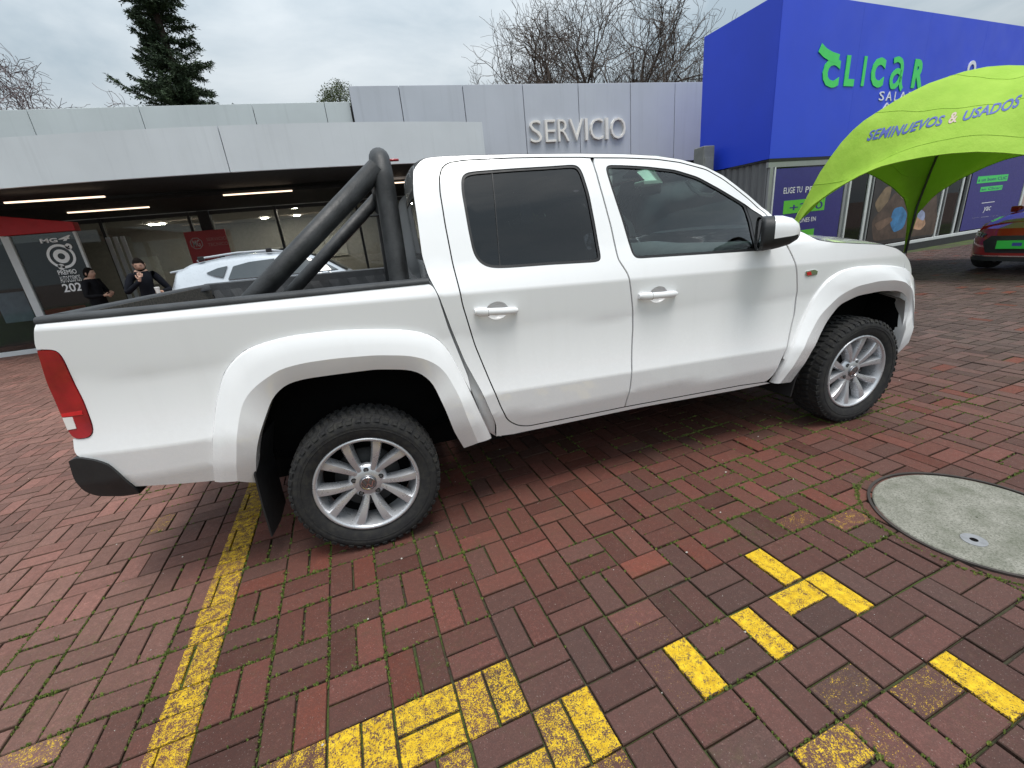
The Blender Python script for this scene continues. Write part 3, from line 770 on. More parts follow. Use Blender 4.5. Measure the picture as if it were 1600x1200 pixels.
# back wall of the cab with its window
top = loft_rows(0, 1)[0]
xb = top[0][0]
def back_pt(y, z): return (xb - .0 + .02 * (1.75 - z) / .6 - .025 * (1 - (y / .75) ** 2), y, z)
bw = np.array([(p[1], p[2]) for p in top] + [(.80, 1.50), (.84, 1.25), (.84, .75), (-.84, .75), (-.84, 1.25), (-.80, 1.50)])
wn_ = np.array([(-.64, 1.66), (-.60, 1.69), (.60, 1.69), (.64, 1.66), (.70, 1.36), (.66, 1.33), (-.66, 1.33), (-.70, 1.36)])
def flat_panel(name, poly, holes, f, mat, parent, step=.08, thick=0, exp=0):
    P = offset_poly(resample(poly, .04), exp); H = [resample(h, .04) for h in holes]
    W, T, L = tri_region(P, H, step)
    m = MB(); m.add([f(a, b) for a, b in W], T)
    return m.build(name, mat, parent, smooth=True, fix=True)
flat_panel('cab_back', bw, [wn_], back_pt, M['white'], TRUCK)
flat_panel('back_window', wn_, [], lambda y, z: (back_pt(y, z)[0] - .004, y, z), M['tint'], TRUCK)
wi = offset_poly(resample(wn_, .03), -.025); wo = offset_poly(resample(wn_, .03), .012)
flat_panel('back_window_seal', wo, [wi], lambda y, z: (back_pt(y, z)[0] - .008, y, z), M['rubber'], TRUCK)

# bonnet: from the shut lines over the crown, and the nose
hl = sidepts([(1250, 359), (1263, 367.5), (1276, 374), (1300, 378), (1340, 380), (1380, 381.5), (1400, 386), (1413, 395)])
HL = resample_n(smooth_poly(resample(hl, .02, False), 3, False), 22)
rows = []
for k, (x, z) in enumerate(HL):
    t_ = k / (len(HL) - 1); ye = S(x, z) - .004; r = []
    for q in range(25):
        s_ = -1 + q / 12; b = 1 - abs(s_) ** 2.8
        hump = .012 * math.exp(-((abs(s_) - .62) / .10) ** 2)
        r.append((x + (.10 + .06 * t_) * b, ye * s_, z + (.052 + .015 * (1 - t_)) * b * (1 - .35 * t_ ** 3) + hump * (1 - t_)))
    rows.append(r)
m = MB(); m.grid(rows); m.build('bonnet', M['white'], TRUCK, smooth=True)
first, last = rows[0], rows[-1]
m = MB(); m.grid([[(p[0] - .12, p[1], p[2] - .03) for p in first], [(p[0] - .004, p[1], p[2] - .006) for p in first]]); m.build('cowl', M['black_plastic'], TRUCK, smooth=True)
# nose: grille band, headlamps, bumper; cross sections follow the plan curve of the bonnet lip
def nose_row(dx, z, w=1.): return [(p[0] + dx, p[1] * w, z + (p[2] - last[12][2]) * .25) for p in last]
m = MB(); m.grid([last, nose_row(.02, last[12][2] - .03), nose_row(.035, .99), nose_row(.04, .965)]); m.build('nose_panel', M['white'], TRUCK, smooth=True)
m = MB(); m.grid([[p for p in nose_row(.038, .97)[5:20]], nose_row(.05, .90)[5:20], nose_row(.05, .80)[5:20]]); g_ = m.build('grille', M['black_plastic'], TRUCK, smooth=True)
for zz in (.93, .87):
    m = MB(); m.tube([(p[0] + .01, p[1], p[2]) for p in nose_row(.05, zz)[5:20]], .011, 8); m.build('grille_bar', M['chrome'], g_, smooth=True)
for sl in (slice(0, 6), slice(19, 25)):
    m = MB(); m.grid([nose_row(.036, .972)[sl], nose_row(.045, .90)[sl], nose_row(.045, .80)[sl]]); h_ = m.build('headlamp', M['lamp_clear'], TRUCK, smooth=True)
m = MB(); m.grid([nose_row(.04, .80), nose_row(.10, .77), nose_row(.12, .66), nose_row(.12, .52), nose_row(.09, .42, .97), nose_row(.05, .37, .90)]); m.build('front_bumper', M['white'], TRUCK, smooth=True)
m = MB(); m.grid([[(p[0] + .006, p[1], p[2]) for p in nose_row(.12, .64)[6:19]], [(p[0] + .006, p[1], p[2]) for p in nose_row(.12, .50)[6:19]]]); m.build('bumper_intake', M['black_plastic'], TRUCK)

# door handles with their finger cups
def handle(px0, px1, own):
    a, b = side(px0), side(px1); c = (a + b) / 2
    for k, sg in ((0, -1), (1, 1)):
        yb = S(c[0], c[1])
        n = 24; m = MB(); rings = []
        for r, d in ((1.02, -.0005), (.96, .0045), (.85, .010), (.6, .0165), (.3, .0195), (.02, .020)):
            rings.append([(c[0] + .006 + .054 * r * math.cos(2 * math.pi * j / n), sg * (S(c[0] + .006 + .052 * r * math.cos(2 * math.pi * j / n), c[1] + .040 * r * math.sin(2 * math.pi * j / n)) - d), c[1] + .042 * r * math.sin(2 * math.pi * j / n)) for j in range(n)])
        m.grid(rings, True); cup = m.build('handle_cup', M['cup'], own[k], smooth=True)
        d_ = (b - a); L = np.linalg.norm(d_); u = d_ / L
        m = MB(); rows_ = []
        for j in range(13):
            t_ = j / 12; e = min(1, min(t_, 1 - t_) / .10) ** .5 if 0 < t_ < 1 else .25
            ctr = a + d_ * t_; hh = (.0175 + .003 * (t_ < .28)) * (.45 + .55 * e); out = .016 + .022 * math.sin(math.pi * min(max((t_ - .02) / .96, 0), 1)) ** .5
            rows_.append([(ctr[0], sg * (yb + out - .009 + .013 * math.cos(w)), ctr[1] + hh * math.sin(w)) for w in (2 * math.pi * q / 12 for q in range(12))])
        m.grid(rows_, True); m.add(rows_[0], [tuple(range(12))]); m.add(rows_[-1], [tuple(range(12))])
        h = m.build('door_handle', M['white'], own[k], smooth=True)
        p = a + d_ * .285; m = MB(); m.tube([(p[0], sg * (yb + .033 - .009 + .013 * math.cos(w) + .0012), p[1] + .0203 * math.sin(w)) for w in (2 * math.pi * q / 16 for q in range(17))], .0011, 5, False); m.build('handle_seam', M['rubber'], h)
M['cup'] = simple('white_cup_paint', (.66, .66, .66), .35, var=.06, coat=.4)
handle(*HR, rdo)
handle(*HF, fdo)

# door mirrors
def mirror_housing(sg):
    T = TRUCK
    def sec(x, y0, y1, z0, z1, n=20, e=3.2):
        cy, cz, hy, hz = (y0 + y1) / 2, (z0 + z1) / 2, (y1 - y0) / 2, (z1 - z0) / 2; r = []
        for k in range(n):
            a = 2 * math.pi * k / n; ca, sa = math.cos(a), math.sin(a)
            q = (abs(ca) ** e + abs(sa) ** e) ** (-1 / e)
            r.append((x, sg * (cy + hy * q * ca), cz + hz * q * sa))
        return r
    y0, y1 = .905, 1.105
    Rm = Matrix.Translation((2.25, sg * .95, 0)) @ Matrix.Rotation(sg * math.radians(37), 4, 'Z') @ Matrix.Translation((-2.25, -sg * .95, 0))
    m = MB(); m.grid([sec(2.205, y0, y1, 1.205, 1.375), sec(2.20, y0, y1, 1.205, 1.375), sec(2.225, y0 + .002, y1 + .002, 1.205, 1.377), sec(2.262, y0 + .004, y1 - .002, 1.21, 1.374)], True); m.move(Rm); root = m.build('door_mirror', M['black_plastic'], T, smooth=True)
    m = MB(); s0 = sec(2.207, y0 + .012, y1 - .012, 1.217, 1.363); m.add(s0, [tuple(range(20))]); m.move(Rm); m.build('mirror_glass', M['chrome'], root)
    rows_ = [sec(2.262, y0 + .004, y1 - .001, 1.208, 1.376), sec(2.30, y0 + .01, y1 - .006, 1.215, 1.372), sec(2.345, y0 + .02, y1 - .03, 1.226, 1.357), sec(2.38, y0 + .035, y1 - .07, 1.245, 1.33), sec(2.392, y0 + .06, y1 - .10, 1.26, 1.30)]
    m = MB(); m.grid(rows_, True); m.add(rows_[-1], [tuple(range(20))])
    m.move(Rm); up = MB(); lo = MB()
    for q in m.f:
        zc = sum(m.v[i][2] for i in q) / len(q); (up if zc > 1.268 else lo).f.append(q)
    for mm in (up, lo):
        used = sorted({i for q in mm.f for i in q}); ix_ = {i: n for n, i in enumerate(used)}; mm.v = [m.v[i] for i in used]; mm.f = [tuple(ix_[i] for i in q) for q in mm.f]
    up.build('mirror_cap', M['white'], root, smooth=True); lo.build('mirror_base', M['black_plastic'], root, smooth=True)
    m = MB(); m.box((2.24, min(sg * .80, sg * .93), 1.20), (2.33, max(sg * .80, sg * .93), 1.225)); m.build('mirror_arm', M['black_plastic'], root, bevel=.008)
mirror_housing(-1); mirror_housing(1)

# load bed: liner, rails, tailgate
xr = side((57, 505))[0]; xf = side((668, 442.5))[0]
zr, zf = side((57, 505))[1], side((668, 442.5))[1]
def railz(x): return zr + (zf - zr) * (x - xr) / (xf - xr)
for sg in (-1, 1):
    m = MB(); rows_ = []
    for k in range(31):
        x = xr - .004 + (xf + .012 - xr) * k / 30; z = railz(x); yo = S(x, z)
        prof = [(yo + .004, z - .003), (yo + .006, z + .008), (yo - .001, z + .017), (yo - .012, z + .021), (yo - .066, z + .021), (yo - .086, z + .015), (yo - .094, z - .06)]
        rows_.append([(x, sg * y, zz) for y, zz in prof])
    m.grid(rows_); m.add(rows_[0], [tuple(range(7))]); m.add(rows_[-1], [tuple(range(7))]); m.build('bed_rail', M['bed_liner'], TRUCK, auto=50)
    m = MB(); rows_ = []
    for k in range(41):
        x = xr + .05 + (xf - .06 - xr) * k / 40; z = railz(x); yi = S(x, z) - .094
        w = .055 if (abs(x) < .44) else 0
        rows_.append([(x, sg * yi, z - .03), (x, sg * (yi - .012 - .010 * (k % 4 < 2)), z - .10), (x, sg * (yi - .03 - .010 * (k % 4 < 2)), 1.02), (x, sg * (yi - .035 - w * 3.2), 1.0), (x, sg * (yi - .035 - w * 3.2), .80)])
    m.grid(rows_); m.build('bed_liner_side', M['bed_liner'], TRUCK)
m = MB(); m.box((xr + .03, -.60, .74), (xf - .0, .60, .80)); m.build('bed_floor', M['bed_liner'], TRUCK)
m = MB(); m.box((xf - .05, -.80, .80), (xf - .015, .80, railz(xf) + .01)); m.build('bed_front_wall', M['bed_liner'], TRUCK, bevel=.01)
# tailgate: painted outside, black inside and on top
TG = [(p[0], p[1]) for p in sidepts([(57, 505), (54, 537), (59, 548), (75, 600), (97, 650), (114, 686), (116, 707)])]
def tail_row(x, z, dx=0.): 
    ye = S(x, z) - .0; r = []
    for q in range(21):
        s_ = -1 + q / 10; b = (1 - abs(s_) ** 9); r.append((x - .075 * b - dx, (ye - .012 * (1 - b)) * s_, z))
    return r
rows_ = [tail_row(x, z) for x, z in TG]
for r in rows_:
    r[0] = (r[0][0] + .004, r[0][1], r[0][2]); r[-1] = (r[-1][0] + .004, r[-1][1], r[-1][2])
tg = MB(); tg.grid(rows_); TGO = tg.build('tailgate', M['white'], TRUCK, smooth=True)
m = MB(); x0, z0 = TG[0]
m.grid([[(p[0] - .004, p[1], z0 - .006) for p in tail_row(x0, z0)[1:-1]], [(p[0] - .002, p[1], z0 + .014) for p in tail_row(x0, z0)[1:-1]], [(p[0] + .05, p[1] * .97, z0 + .019) for p in tail_row(x0, z0)[1:-1]], [(p[0] + .10, p[1] * .93, z0 + .013) for p in tail_row(x0, z0)[1:-1]], [(p[0] + .105, p[1] * .93, z0 - .02) for p in tail_row(x0, z0)[1:-1]]]); m.build('tailgate_cap', M['bed_liner'], TGO, smooth=True)
t = NT('ribbed_tailgate_liner'); t.set(Base_Color=t.ramp(t.noise(70, 5, .7), [(.35, (.03, .028, .024)), (.65, (.12, .105, .085))]), Roughness=.85); t.bump(t.noise(110, 3), .8, .006)
m = MB(); m.box((xr + .0, -.80, .80), (xr + .035, .80, zr + .005)); m.build('tailgate_liner', t.m, TGO)
m = MB(); m.tube([(xr - .08, -.11, 1.12), (xr - .085, .11, 1.12)], .02, 8); m.build('tailgate_handle', M['black_plastic'], TGO)
# rear bumper
bp = sidepts([(110, 719), (122, 713), (150, 717.5), (170, 724), (190, 741), (212, 761), (221, 769), (195, 773), (155, 773), (135, 766), (118, 746)])
side_panel('bumper_corner', bp, [], M['black_plastic'], off=.012, skirt=.10, expand=0, step=.03)
m = MB(); rows_ = []
for q in range(21):
    s_ = -1 + q / 10; b = 1 - abs(s_) ** 6; xx = -1.03 - .13 * b; y = .885 * s_
    rows_.append([(xx + .09, y, .70), (xx, y, .715), (xx - .01, y, .66), (xx, y, .58), (xx + .05, y, .56), (xx + .12, y, .57)])
m.grid(rows_); m.build('rear_bumper', M['black_plastic'], TRUCK, auto=40)
m = MB(); m.box((-1.18, -.26, .54), (-1.165, .26, .65)); m.build('number_plate', M['lamp_clear'], TRUCK, bevel=.004)

# underbody
m = MB(); m.box((.55, -.86, .40), (2.50, .86, .52)); m.box((-1.0, -.48, .42), (3.55, -.36, .56)); m.box((-1.0, .36, .42), (3.55, .48, .56)); m.box((.6, -.3, .30), (2.6, .3, .42)); m.box((-.95, -.50, .60), (.45, .50, .745)); m.build('chassis', M['under'], TRUCK)
m = MB(); m.tube([(0, -.78, .37), (0, .78, .37)], .055, 12); m.tube([(-.02, -.12, .37), (-.02, .12, .37)], .14, 14); m.build('rear_axle', M['under'], TRUCK, smooth=True)
m = MB(); m.tube([(3.095, -.78, .37), (3.095, .78, .37)], .04, 12); m.build('front_axle', M['under'], TRUCK, smooth=True)
for sg in (-1, 1):
    m = MB(); m.grid([[(-.55 + k * .12, sg * .60, .40 + .12 * abs(k - 4.5) / 4.5 - .02), (-.55 + k * .12, sg * .67, .40 + .12 * abs(k - 4.5) / 4.5 - .02)] for k in range(10)]); m.grid([[(-.55 + k * .12, sg * .60, .43 + .12 * abs(k - 4.5) / 4.5 - .02), (-.55 + k * .12, sg * .67, .43 + .12 * abs(k - 4.5) / 4.5 - .02)] for k in range(10)]); m.build('leaf_spring', M['under'], TRUCK)
    m = MB(); m.box((2.50, min(sg * .55, sg * .90), .36), (2.60, max(sg * .55, sg * .90), .62)); m.box((2.55, min(sg * .3, sg * .6), .4), (3.6, max(sg * .3, sg * .6), 1.0)); m.build('inner_wing', M['dark'], TRUCK)

# mud flaps
M['flap'] = simple('mud_flap_rubber', (.012, .012, .013), .6, var=.3)
for sg in (-1, 1):
    m = MB()
    prof = [(-.42, .66, .90), (-.455, .52, .935), (-.465, .36, .935), (-.47, .19, .93)]
    m.grid([[(x, sg * yo, z), (x + .012, sg * (yo - .13), z), (x + .02, sg * (yo - .25), z + .03 * (z < .3))] for x, z, yo in prof])
    m.grid([[(x + .007, sg * yo, z), (x + .019, sg * (yo - .13), z), (x + .027, sg * (yo - .25), z + .03 * (z < .3))] for x, z, yo in prof])
    m.grid([[(x, sg * yo, z), (x + .007, sg * yo, z)] for x, z, yo in prof]); m.build('mud_flap', M['flap'], TRUCK, smooth=False)
    m = MB()
    prof = [(2.73, .64, .93), (2.655, .52, .93), (2.60, .38, .925), (2.585, .27, .92)]
    m.grid([[(x, sg * yo, z), (x - .01, sg * (yo - .12), z), (x - .01, sg * (yo - .24), z)] for x, z, yo in prof])
    m.grid([[(x + .01, sg * yo, z), (x, sg * (yo - .12), z), (x, sg * (yo - .24), z)] for x, z, yo in prof])
    m.grid([[(x, sg * yo, z), (x + .01, sg * yo, z)] for x, z, yo in prof]); m.build('mud_flap', M['flap'], TRUCK)
# ------------------------------------------------------------------ wheels
def make_wheel(parent, loc, sg, R=.352, w=.255, rim=.238, spokes=10, emblem=True, detail=True):
    """wheel with tyre, rim and spokes; outer face towards sg*y"""
    o = bpy.data.objects.new('wheel', None); COL.objects.link(o); o.parent = parent; o.location = loc; o.empty_display_size = .1
    if sg > 0: o.rotation_euler = (0, 0, math.pi)
    # local outer face is -y
    def lathe(prof, n=72):
        m = MB(); m.grid([[(r * math.cos(2 * math.pi * k / n), y, r * math.sin(2 * math.pi * k / n)) for k in range(n)] for r, y in prof], True); return m
    ty = lathe([(rim - .004, -.098), (rim + .012, -.112), (rim + .030, -.122), (rim + .070, -.128), (R - .030, -.124), (R - .016, -.116), (R - .010, -.098), (R - .008, .0), (R - .010, .078), (R - .016, .094), (R - .05, .104), (rim, .09)])
    tyre = ty.build('tyre', M['tyre'], o, smooth=True)
    if detail:
        m = MB(); n = 52; rg = random.Random(4)
        for k in range(n):
            for row, (y0, y1, dl) in enumerate(((-.124, -.070, 0), (-.062, -.008, .5), (.000, .046, 0), (.052, .096, .5))):
                a0 = 2 * math.pi * (k + dl) / n + .015; a1 = a0 + 2 * math.pi / n * (.66 if row in (0, 3) else .6)
                sk = .03 if row % 2 else -.03
                def q(a, y, r): return (r * math.cos(a), y, r * math.sin(a))
                rt = R - (.007 if row in (0, 3) else 0); rb = R - .024 if row in (0, 3) else R - .012
                yo = y0
                v = [q(a0, yo, rb), q(a1, yo, rb), q(a1 + sk, y1, rb), q(a0 + sk, y1, rb), q(a0 + .006, yo + .006, rt), q(a1 - .006, yo + .006, rt), q(a1 + sk - .006, y1 - .002, rt), q(a0 + sk + .006, y1 - .002, rt)]
                m.add(v, [(4, 5, 6, 7), (0, 1, 5, 4), (1, 2, 6, 5), (2, 3, 7, 6), (3, 0, 4, 7)])
        for k in range(n):                                        # shoulder lugs running down the sidewall
            a0 = 2 * math.pi * k / n + .02; a1 = a0 + 2 * math.pi / n * (.55 if k % 2 else .38); rl = R - (.024 if k % 2 else .020)
            v = [((R - .012) * math.cos(a0), -.119, (R - .012) * math.sin(a0)), ((R - .012) * math.cos(a1), -.119, (R - .012) * math.sin(a1)), (rl * math.cos(a1), -.1275, rl * math.sin(a1)), (rl * math.cos(a0), -.1275, rl * math.sin(a0))]
            v += [(x, y + .008, z) for x, y, z in v]
            m.add(v, [(0, 1, 2, 3), (0, 1, 5, 4), (1, 2, 6, 5), (2, 3, 7, 6), (3, 0, 4, 7)])
        m.build('tread', M['tyre'], tyre, fix=True)
        m = MB()
        for rr, yy in ((rim + .055, -.1265), (R - .046, -.1270)):
            m.tube([(rr * math.cos(2 * math.pi * k / 60), yy, rr * math.sin(2 * math.pi * k / 60)) for k in range(61)], .0016, 5, False)
        m.build('sidewall_rib', M['tyre'], tyre, smooth=True)
    rm = lathe([(rim + .004, -.102), (rim + .007, -.110), (rim + .002, -.116), (rim - .007, -.114), (rim - .012, -.106), (rim - .018, -.070), (rim - .026, -.03), (rim - .030, .05), (rim, .10)]).build('rim', M['alloy'], o, smooth=True)
    lathe([(rim - .03, .0), (.10, -.002), (.02, -.004)], 48).build('brake_drum', M['dark'], o, smooth=True)
    lathe([(.155, -.006), (.155, -.02), (.06, -.024), (.02, -.024)], 48).build('brake_disc', M['brake'], o, smooth=True)
    # spokes: ten, in five V pairs springing from between the wheel nuts
    N = spokes
    for k in range(N):
        pair = k // 2; sgn = -1 if k % 2 == 0 else 1
        ca = 2 * math.pi * (pair + .5) / (N / 2) + math.pi / 2 - .05
        a_in = ca + sgn * .14; a_out = ca + sgn * math.pi / N * 1.0
        m = MB(); rows_ = []
        for j in range(8):
            t_ = j / 7; r = .050 + (rim - .008 - .050) * t_; a = a_in + (a_out - a_in) * t_ ** .75
            wd = .0135 + .0125 * t_ ** 1.2; yf = -.076 - .026 * math.sin(t_ * math.pi * .55) ** 1.2; yb = -.035 - .02 * t_
            c = Vector((r * math.cos(a), 0, r * math.sin(a))); tv = Vector((-math.sin(a), 0, math.cos(a)))
            row = []
            for s_, yy in ((-1.15, yb), (-1, yf + .012), (-.72, yf), (.0, yf - .0015), (.72, yf), (1, yf + .012), (1.15, yb)):
                p = c + tv * (wd * s_); row.append((p.x, yy, p.z))
            rows_.append(row)
        m.grid(rows_); m.add(rows_[-1], [tuple(range(7))]); m.build('spoke', M['alloy'], rm, smooth=False, auto=32)
    lathe([(.092, -.052), (.088, -.068), (.070, -.078), (.052, -.084), (.040, -.085)], 48).build('hub', M['alloy'], rm, smooth=True)
    for k in range(5):
        a = 2 * math.pi * k / 5 + math.pi / 2 - .05; c = Vector((.066 * math.cos(a), 0, .066 * math.sin(a))); m = MB()
        m.add([(c.x + .0125 * math.cos(q * math.pi / 8), -.0822 - .0, c.z + .0125 * math.sin(q * math.pi / 8)) for q in range(16)], [tuple(range(16))]); m.build('nut_recess', M['dark'], rm)
        m = MB(); m.tube([(c.x, -.070, c.z), (c.x, -.0835, c.z)], .0085, 6); m.build('wheel_nut', M['steel'], rm)
    cap = lathe([(.0405, -.080), (.0395, -.0905), (.034, -.0925), (.001, -.0935)], 40).build('centre_cap', M['alloy_dark'], rm, smooth=True)
    if emblem:
        m = MB(); m.tube([(.031 * math.cos(2 * math.pi * k / 40), -.0945, .031 * math.sin(2 * math.pi * k / 40)) for k in range(41)], .0022, 6, False)
        for pts in ([(-.0115, .0265), (0, .0035), (.0115, .0265)], [(-.026, .0125), (-.0125, -.0235), (0, -.0005), (.0125, -.0235), (.026, .0125)]):
            for a, b in zip(pts, pts[1:]):
                d = Vector((b[0] - a[0], b[1] - a[1])).normalized() * .0023; nx, nz = -d.y, d.x
                m.add([(a[0] - nx, -.0952, a[1] - nz), (b[0] - nx, -.0952, b[1] - nz), (b[0] + nx, -.0952, b[1] + nz), (a[0] + nx, -.0952, a[1] + nz)], [(0, 1, 2, 3)])
        m.build('emblem', M['chrome'], cap)
    return o
t = NT('muddy_tyre_rubber'); n_ = t.noise(26, 6, .7)
t.set(Base_Color=t.mix(t.val(n_, .45, .72, 0, .5), (.014, .014, .015), (.060, .058, .045)), Roughness=.9); t.bump(t.noise(160, 3), .3, .002); M['tyre'] = t.m
def copy_wheel(w, loc, sg):
    c = w.copy(); COL.objects.link(c); c.location = loc; c.rotation_euler = (0, 0, math.pi if sg > 0 else 0)
    def rec(src, dst):
        for ch in src.children:
            k = ch.copy(); COL.objects.link(k); k.parent = dst; rec(ch, k)
    rec(w, c); return c
M['brake'] = simple('dull_brake_steel', (.05, .05, .05), .6, .4)
W0 = make_wheel(TRUCK, (0, -.835, .350), -1)
for k, (x, sg) in enumerate(((3.095, -1), (0, 1), (3.095, 1))):
    w = copy_wheel(W0, (x, sg * .835, .350), sg)
    if (x, sg) == (3.095, -1):
        w.rotation_euler = (0, math.radians(24), 0)

# ------------------------------------------------------------------ cab interior
def seat(x, y, w=.52):
    o = bpy.data.objects.new('seat', None); COL.objects.link(o); o.parent = TRUCK; o.location = (x, y, 0); o.empty_display_size = .1
    m = MB(); m.box((-.25, -w / 2, .82), (.27, w / 2, .96)); m.build('cushion', M['cloth'], o, bevel=.05, seg=3)
    Mx = Matrix.Translation((-.22, 0, .92)) @ Matrix.Rotation(math.radians(-16), 4, 'Y')
    m = MB(); m.box((-.07, -w / 2, 0), (.07, w / 2, .58), Mx); m.build('seat_back', M['cloth'], o, bevel=.05, seg=3)
    m = MB(); m.box((-.05, -.13, .62), (.05, .13, .80), Mx); m.build('headrest', M['cloth'], o, bevel=.04, seg=3)
    for hy in (-.06, .06):
        m = MB(); m.tube([Mx @ Vector((0, hy, .55)), Mx @ Vector((0, hy, .66))], .007, 6); m.build('headrest_post', M['chrome'], o)
seat(1.62, -.38); seat(1.62, .38); seat(1.02, -.40, .6); seat(1.02, .40, .6)
def dash_row(y):
    k = 1 - (abs(y) / .80) ** 4
    return [(2.62 + .12 * k, y, 1.20), (2.45, y, 1.235 + .02 * math.exp(-((y - .38) / .2) ** 2)), (2.26, y, 1.215 + .045 * math.exp(-((y - .38) / .18) ** 2)), (2.19, y, 1.15), (2.22, y, 1.02), (2.30, y, .80)]
m = MB(); m.grid([dash_row(-.78 + 1.56 * k / 30) for k in range(31)]); m.build('dashboard', M['dash'], TRUCK, smooth=True)
m = MB()
for y in (-.62, -.06, .06, .66):
    m.box((2.175, y - .05, 1.10), (2.195, y + .05, 1.16))
m.build('air_vent', M['dark'], TRUCK, bevel=.008)
Ms = Matrix.Translation((2.02, .38, 1.11)) @ Matrix.Rotation(math.radians(65), 4, 'Y')
sw = MB(); sw.tube([Ms @ Vector((.185 * math.cos(2 * math.pi * k / 40), .185 * math.sin(2 * math.pi * k / 40), 0)) for k in range(41)], .016, 8, False)
SWO = sw.build('steering_wheel', M['rubber'], TRUCK, smooth=True)
m = MB(); m.tube([Ms @ Vector((0, 0, -.02)), Ms @ Vector((0, 0, .02))], .065, 16)
for a in (0, 2.2, 4.1): m.tube([Ms @ Vector((0, 0, 0)), Ms @ Vector((.18 * math.cos(a), .18 * math.sin(a), 0))], .018, 6)
m.build('steering_boss', M['dash'], SWO)
m = MB(); m.tube([Ms @ Vector((0, 0, -.01)), (2.3, .38, 1.02)], .035, 8); m.build('steering_column', M['dash'], SWO)
m = MB(); m.box((2.16, -.10, 1.585), (2.19, .12, 1.655)); m.build('inside_mirror', M['rubber'], TRUCK, bevel=.012)
m = MB(); m.box((2.05, -.10, 1.645), (2.20, .02, 1.675), Matrix.Identity(4)); m.build('roof_card', simple('pale_green_card', (.45, .62, .5), .6), TRUCK, bevel=.006)
m = MB(); m.grid([[(x, y * .62, 1.735 + .03 * (1 - (y) ** 2)) for y in np.linspace(-1, 1, 9)] for x in np.linspace(.52, 1.85, 6)]); m.build('headliner', M['headliner'], TRUCK, smooth=True)
for sg in (-1, 1):
    # inner door skins close the view down into the doors
    m = MB(); m.grid([[(x, sg * (S(x, z) - .07), z) for z in (.5, .8, 1.1, 1.22)] for x in np.linspace(.55, 2.45, 20)]); m.build('door_trim', M['dash'], TRUCK, smooth=True)
    m = MB(); p = [(1.62, 1.66), (1.66, 1.70), (1.80, 1.665), (1.85, 1.61)]; m.tube([(x + .2, sg * .66, z - .06) for x, z in [(1.76, 1.66), (1.80, 1.615), (1.86, 1.585), (1.93, 1.575), (1.98, 1.60)]], .011, 8); m.build('grab_handle', M['headliner'], TRUCK, smooth=True)
    m = MB(); m.tube([(1.37, sg * (S(1.37, 1.22) - .08), 1.2), (1.335, sg * (S(1.335, 1.6) - .08), 1.64)], .035, 8); m.build('pillar_trim', M['dash'], TRUCK, smooth=True)
m = MB(); m.box((.50, -.85, .50), (2.5, .85, .56)); m.build('cab_floor', M['under'], TRUCK)
m = MB(); m.box((2.50, -.84, .5), (2.56, .84, 1.22)); m.build('firewall', M['dark'], TRUCK)

# ------------------------------------------------------------------ roll bar in the load bed
RB = thing('roll_bar', 'black tubular roll bar standing in the load bed of the white pickup', 'roll bar', (.3, 0, 1.27))
def rb(path, r, name, n=18, mat='tar'):
    m = MB(); m.tube([(x - .3, y, z - 1.27) for x, y, z in path], r, n); return m.build(name, M[mat], RB, smooth=True)
hb = at_y((624, 438), -.72); ht = at_y((592, 240), -.62)
arc = []
ytop = .60; zt_ = ht[2] - .006
def hoop_path():
    pts = []
    for k in range(7):
        t_ = k / 6; t_ = t_ * 1.45 - .45; pts.append((hb[0] + (ht[0] - hb[0]) * t_, -.745 + .10 * t_, hb[2] - .02 + (zt_ - .13 - hb[2]) * t_))
    x0 = ht[0]
    for k in range(1, 9):
        a = math.pi / 2 * k / 8; pts.append((x0, -.645 + .012 * k / 8 + .10 * (1 - math.cos(a)), zt_ - .13 + .13 * math.sin(a)))
    return pts
hp = hoop_path(); full = hp + [(x, -y, z) for x, y, z in hp[::-1]]
rb(full, .047, 'hoop')
for sg in (-1, 1):
    d0 = at_y((408, 452), -.735); d1 = (ht[0] - .02, -.640, zt_ - .055)
    ex_ = .50; e0 = (d0[0] - (d1[0] - d0[0]) * ex_, d0[2] - (d1[2] - d0[2]) * ex_)
    rb([(e0[0], sg * .70, e0[1]), (d0[0], sg * .70, d0[2]), (d1[0], sg * .64, d1[2])], .0445, 'diagonal_brace')
    m = MB(); m.box((hb[0] - .08 - .3, sg * .75 - .055, -.272), (hb[0] + .11 - .3, sg * .75 + .055, -.26)); m.build('foot_plate', M['tar'], RB, bevel=.003)
    m = MB(); m.box((e0[0] - .09 - .3, sg * .70 - .06, e0[1] - 1.28), (e0[0] + .09 - .3, sg * .70 + .06, e0[1] - 1.268)); m.build('foot_plate', M['tar'], RB, bevel=.003)
rb([(ht[0] + .03, -.60, zt_ - .02), (ht[0] + .085, -.60, zt_ - .02)], .006, 'lamp_stub', 8, 'red_lens')
rb([(ht[0] - .09, .60, zt_ - .17), (ht[0] - .0, .60, zt_ - .17), (ht[0] + .03, .62, zt_ - .16)], .008, 'clamp', 8)
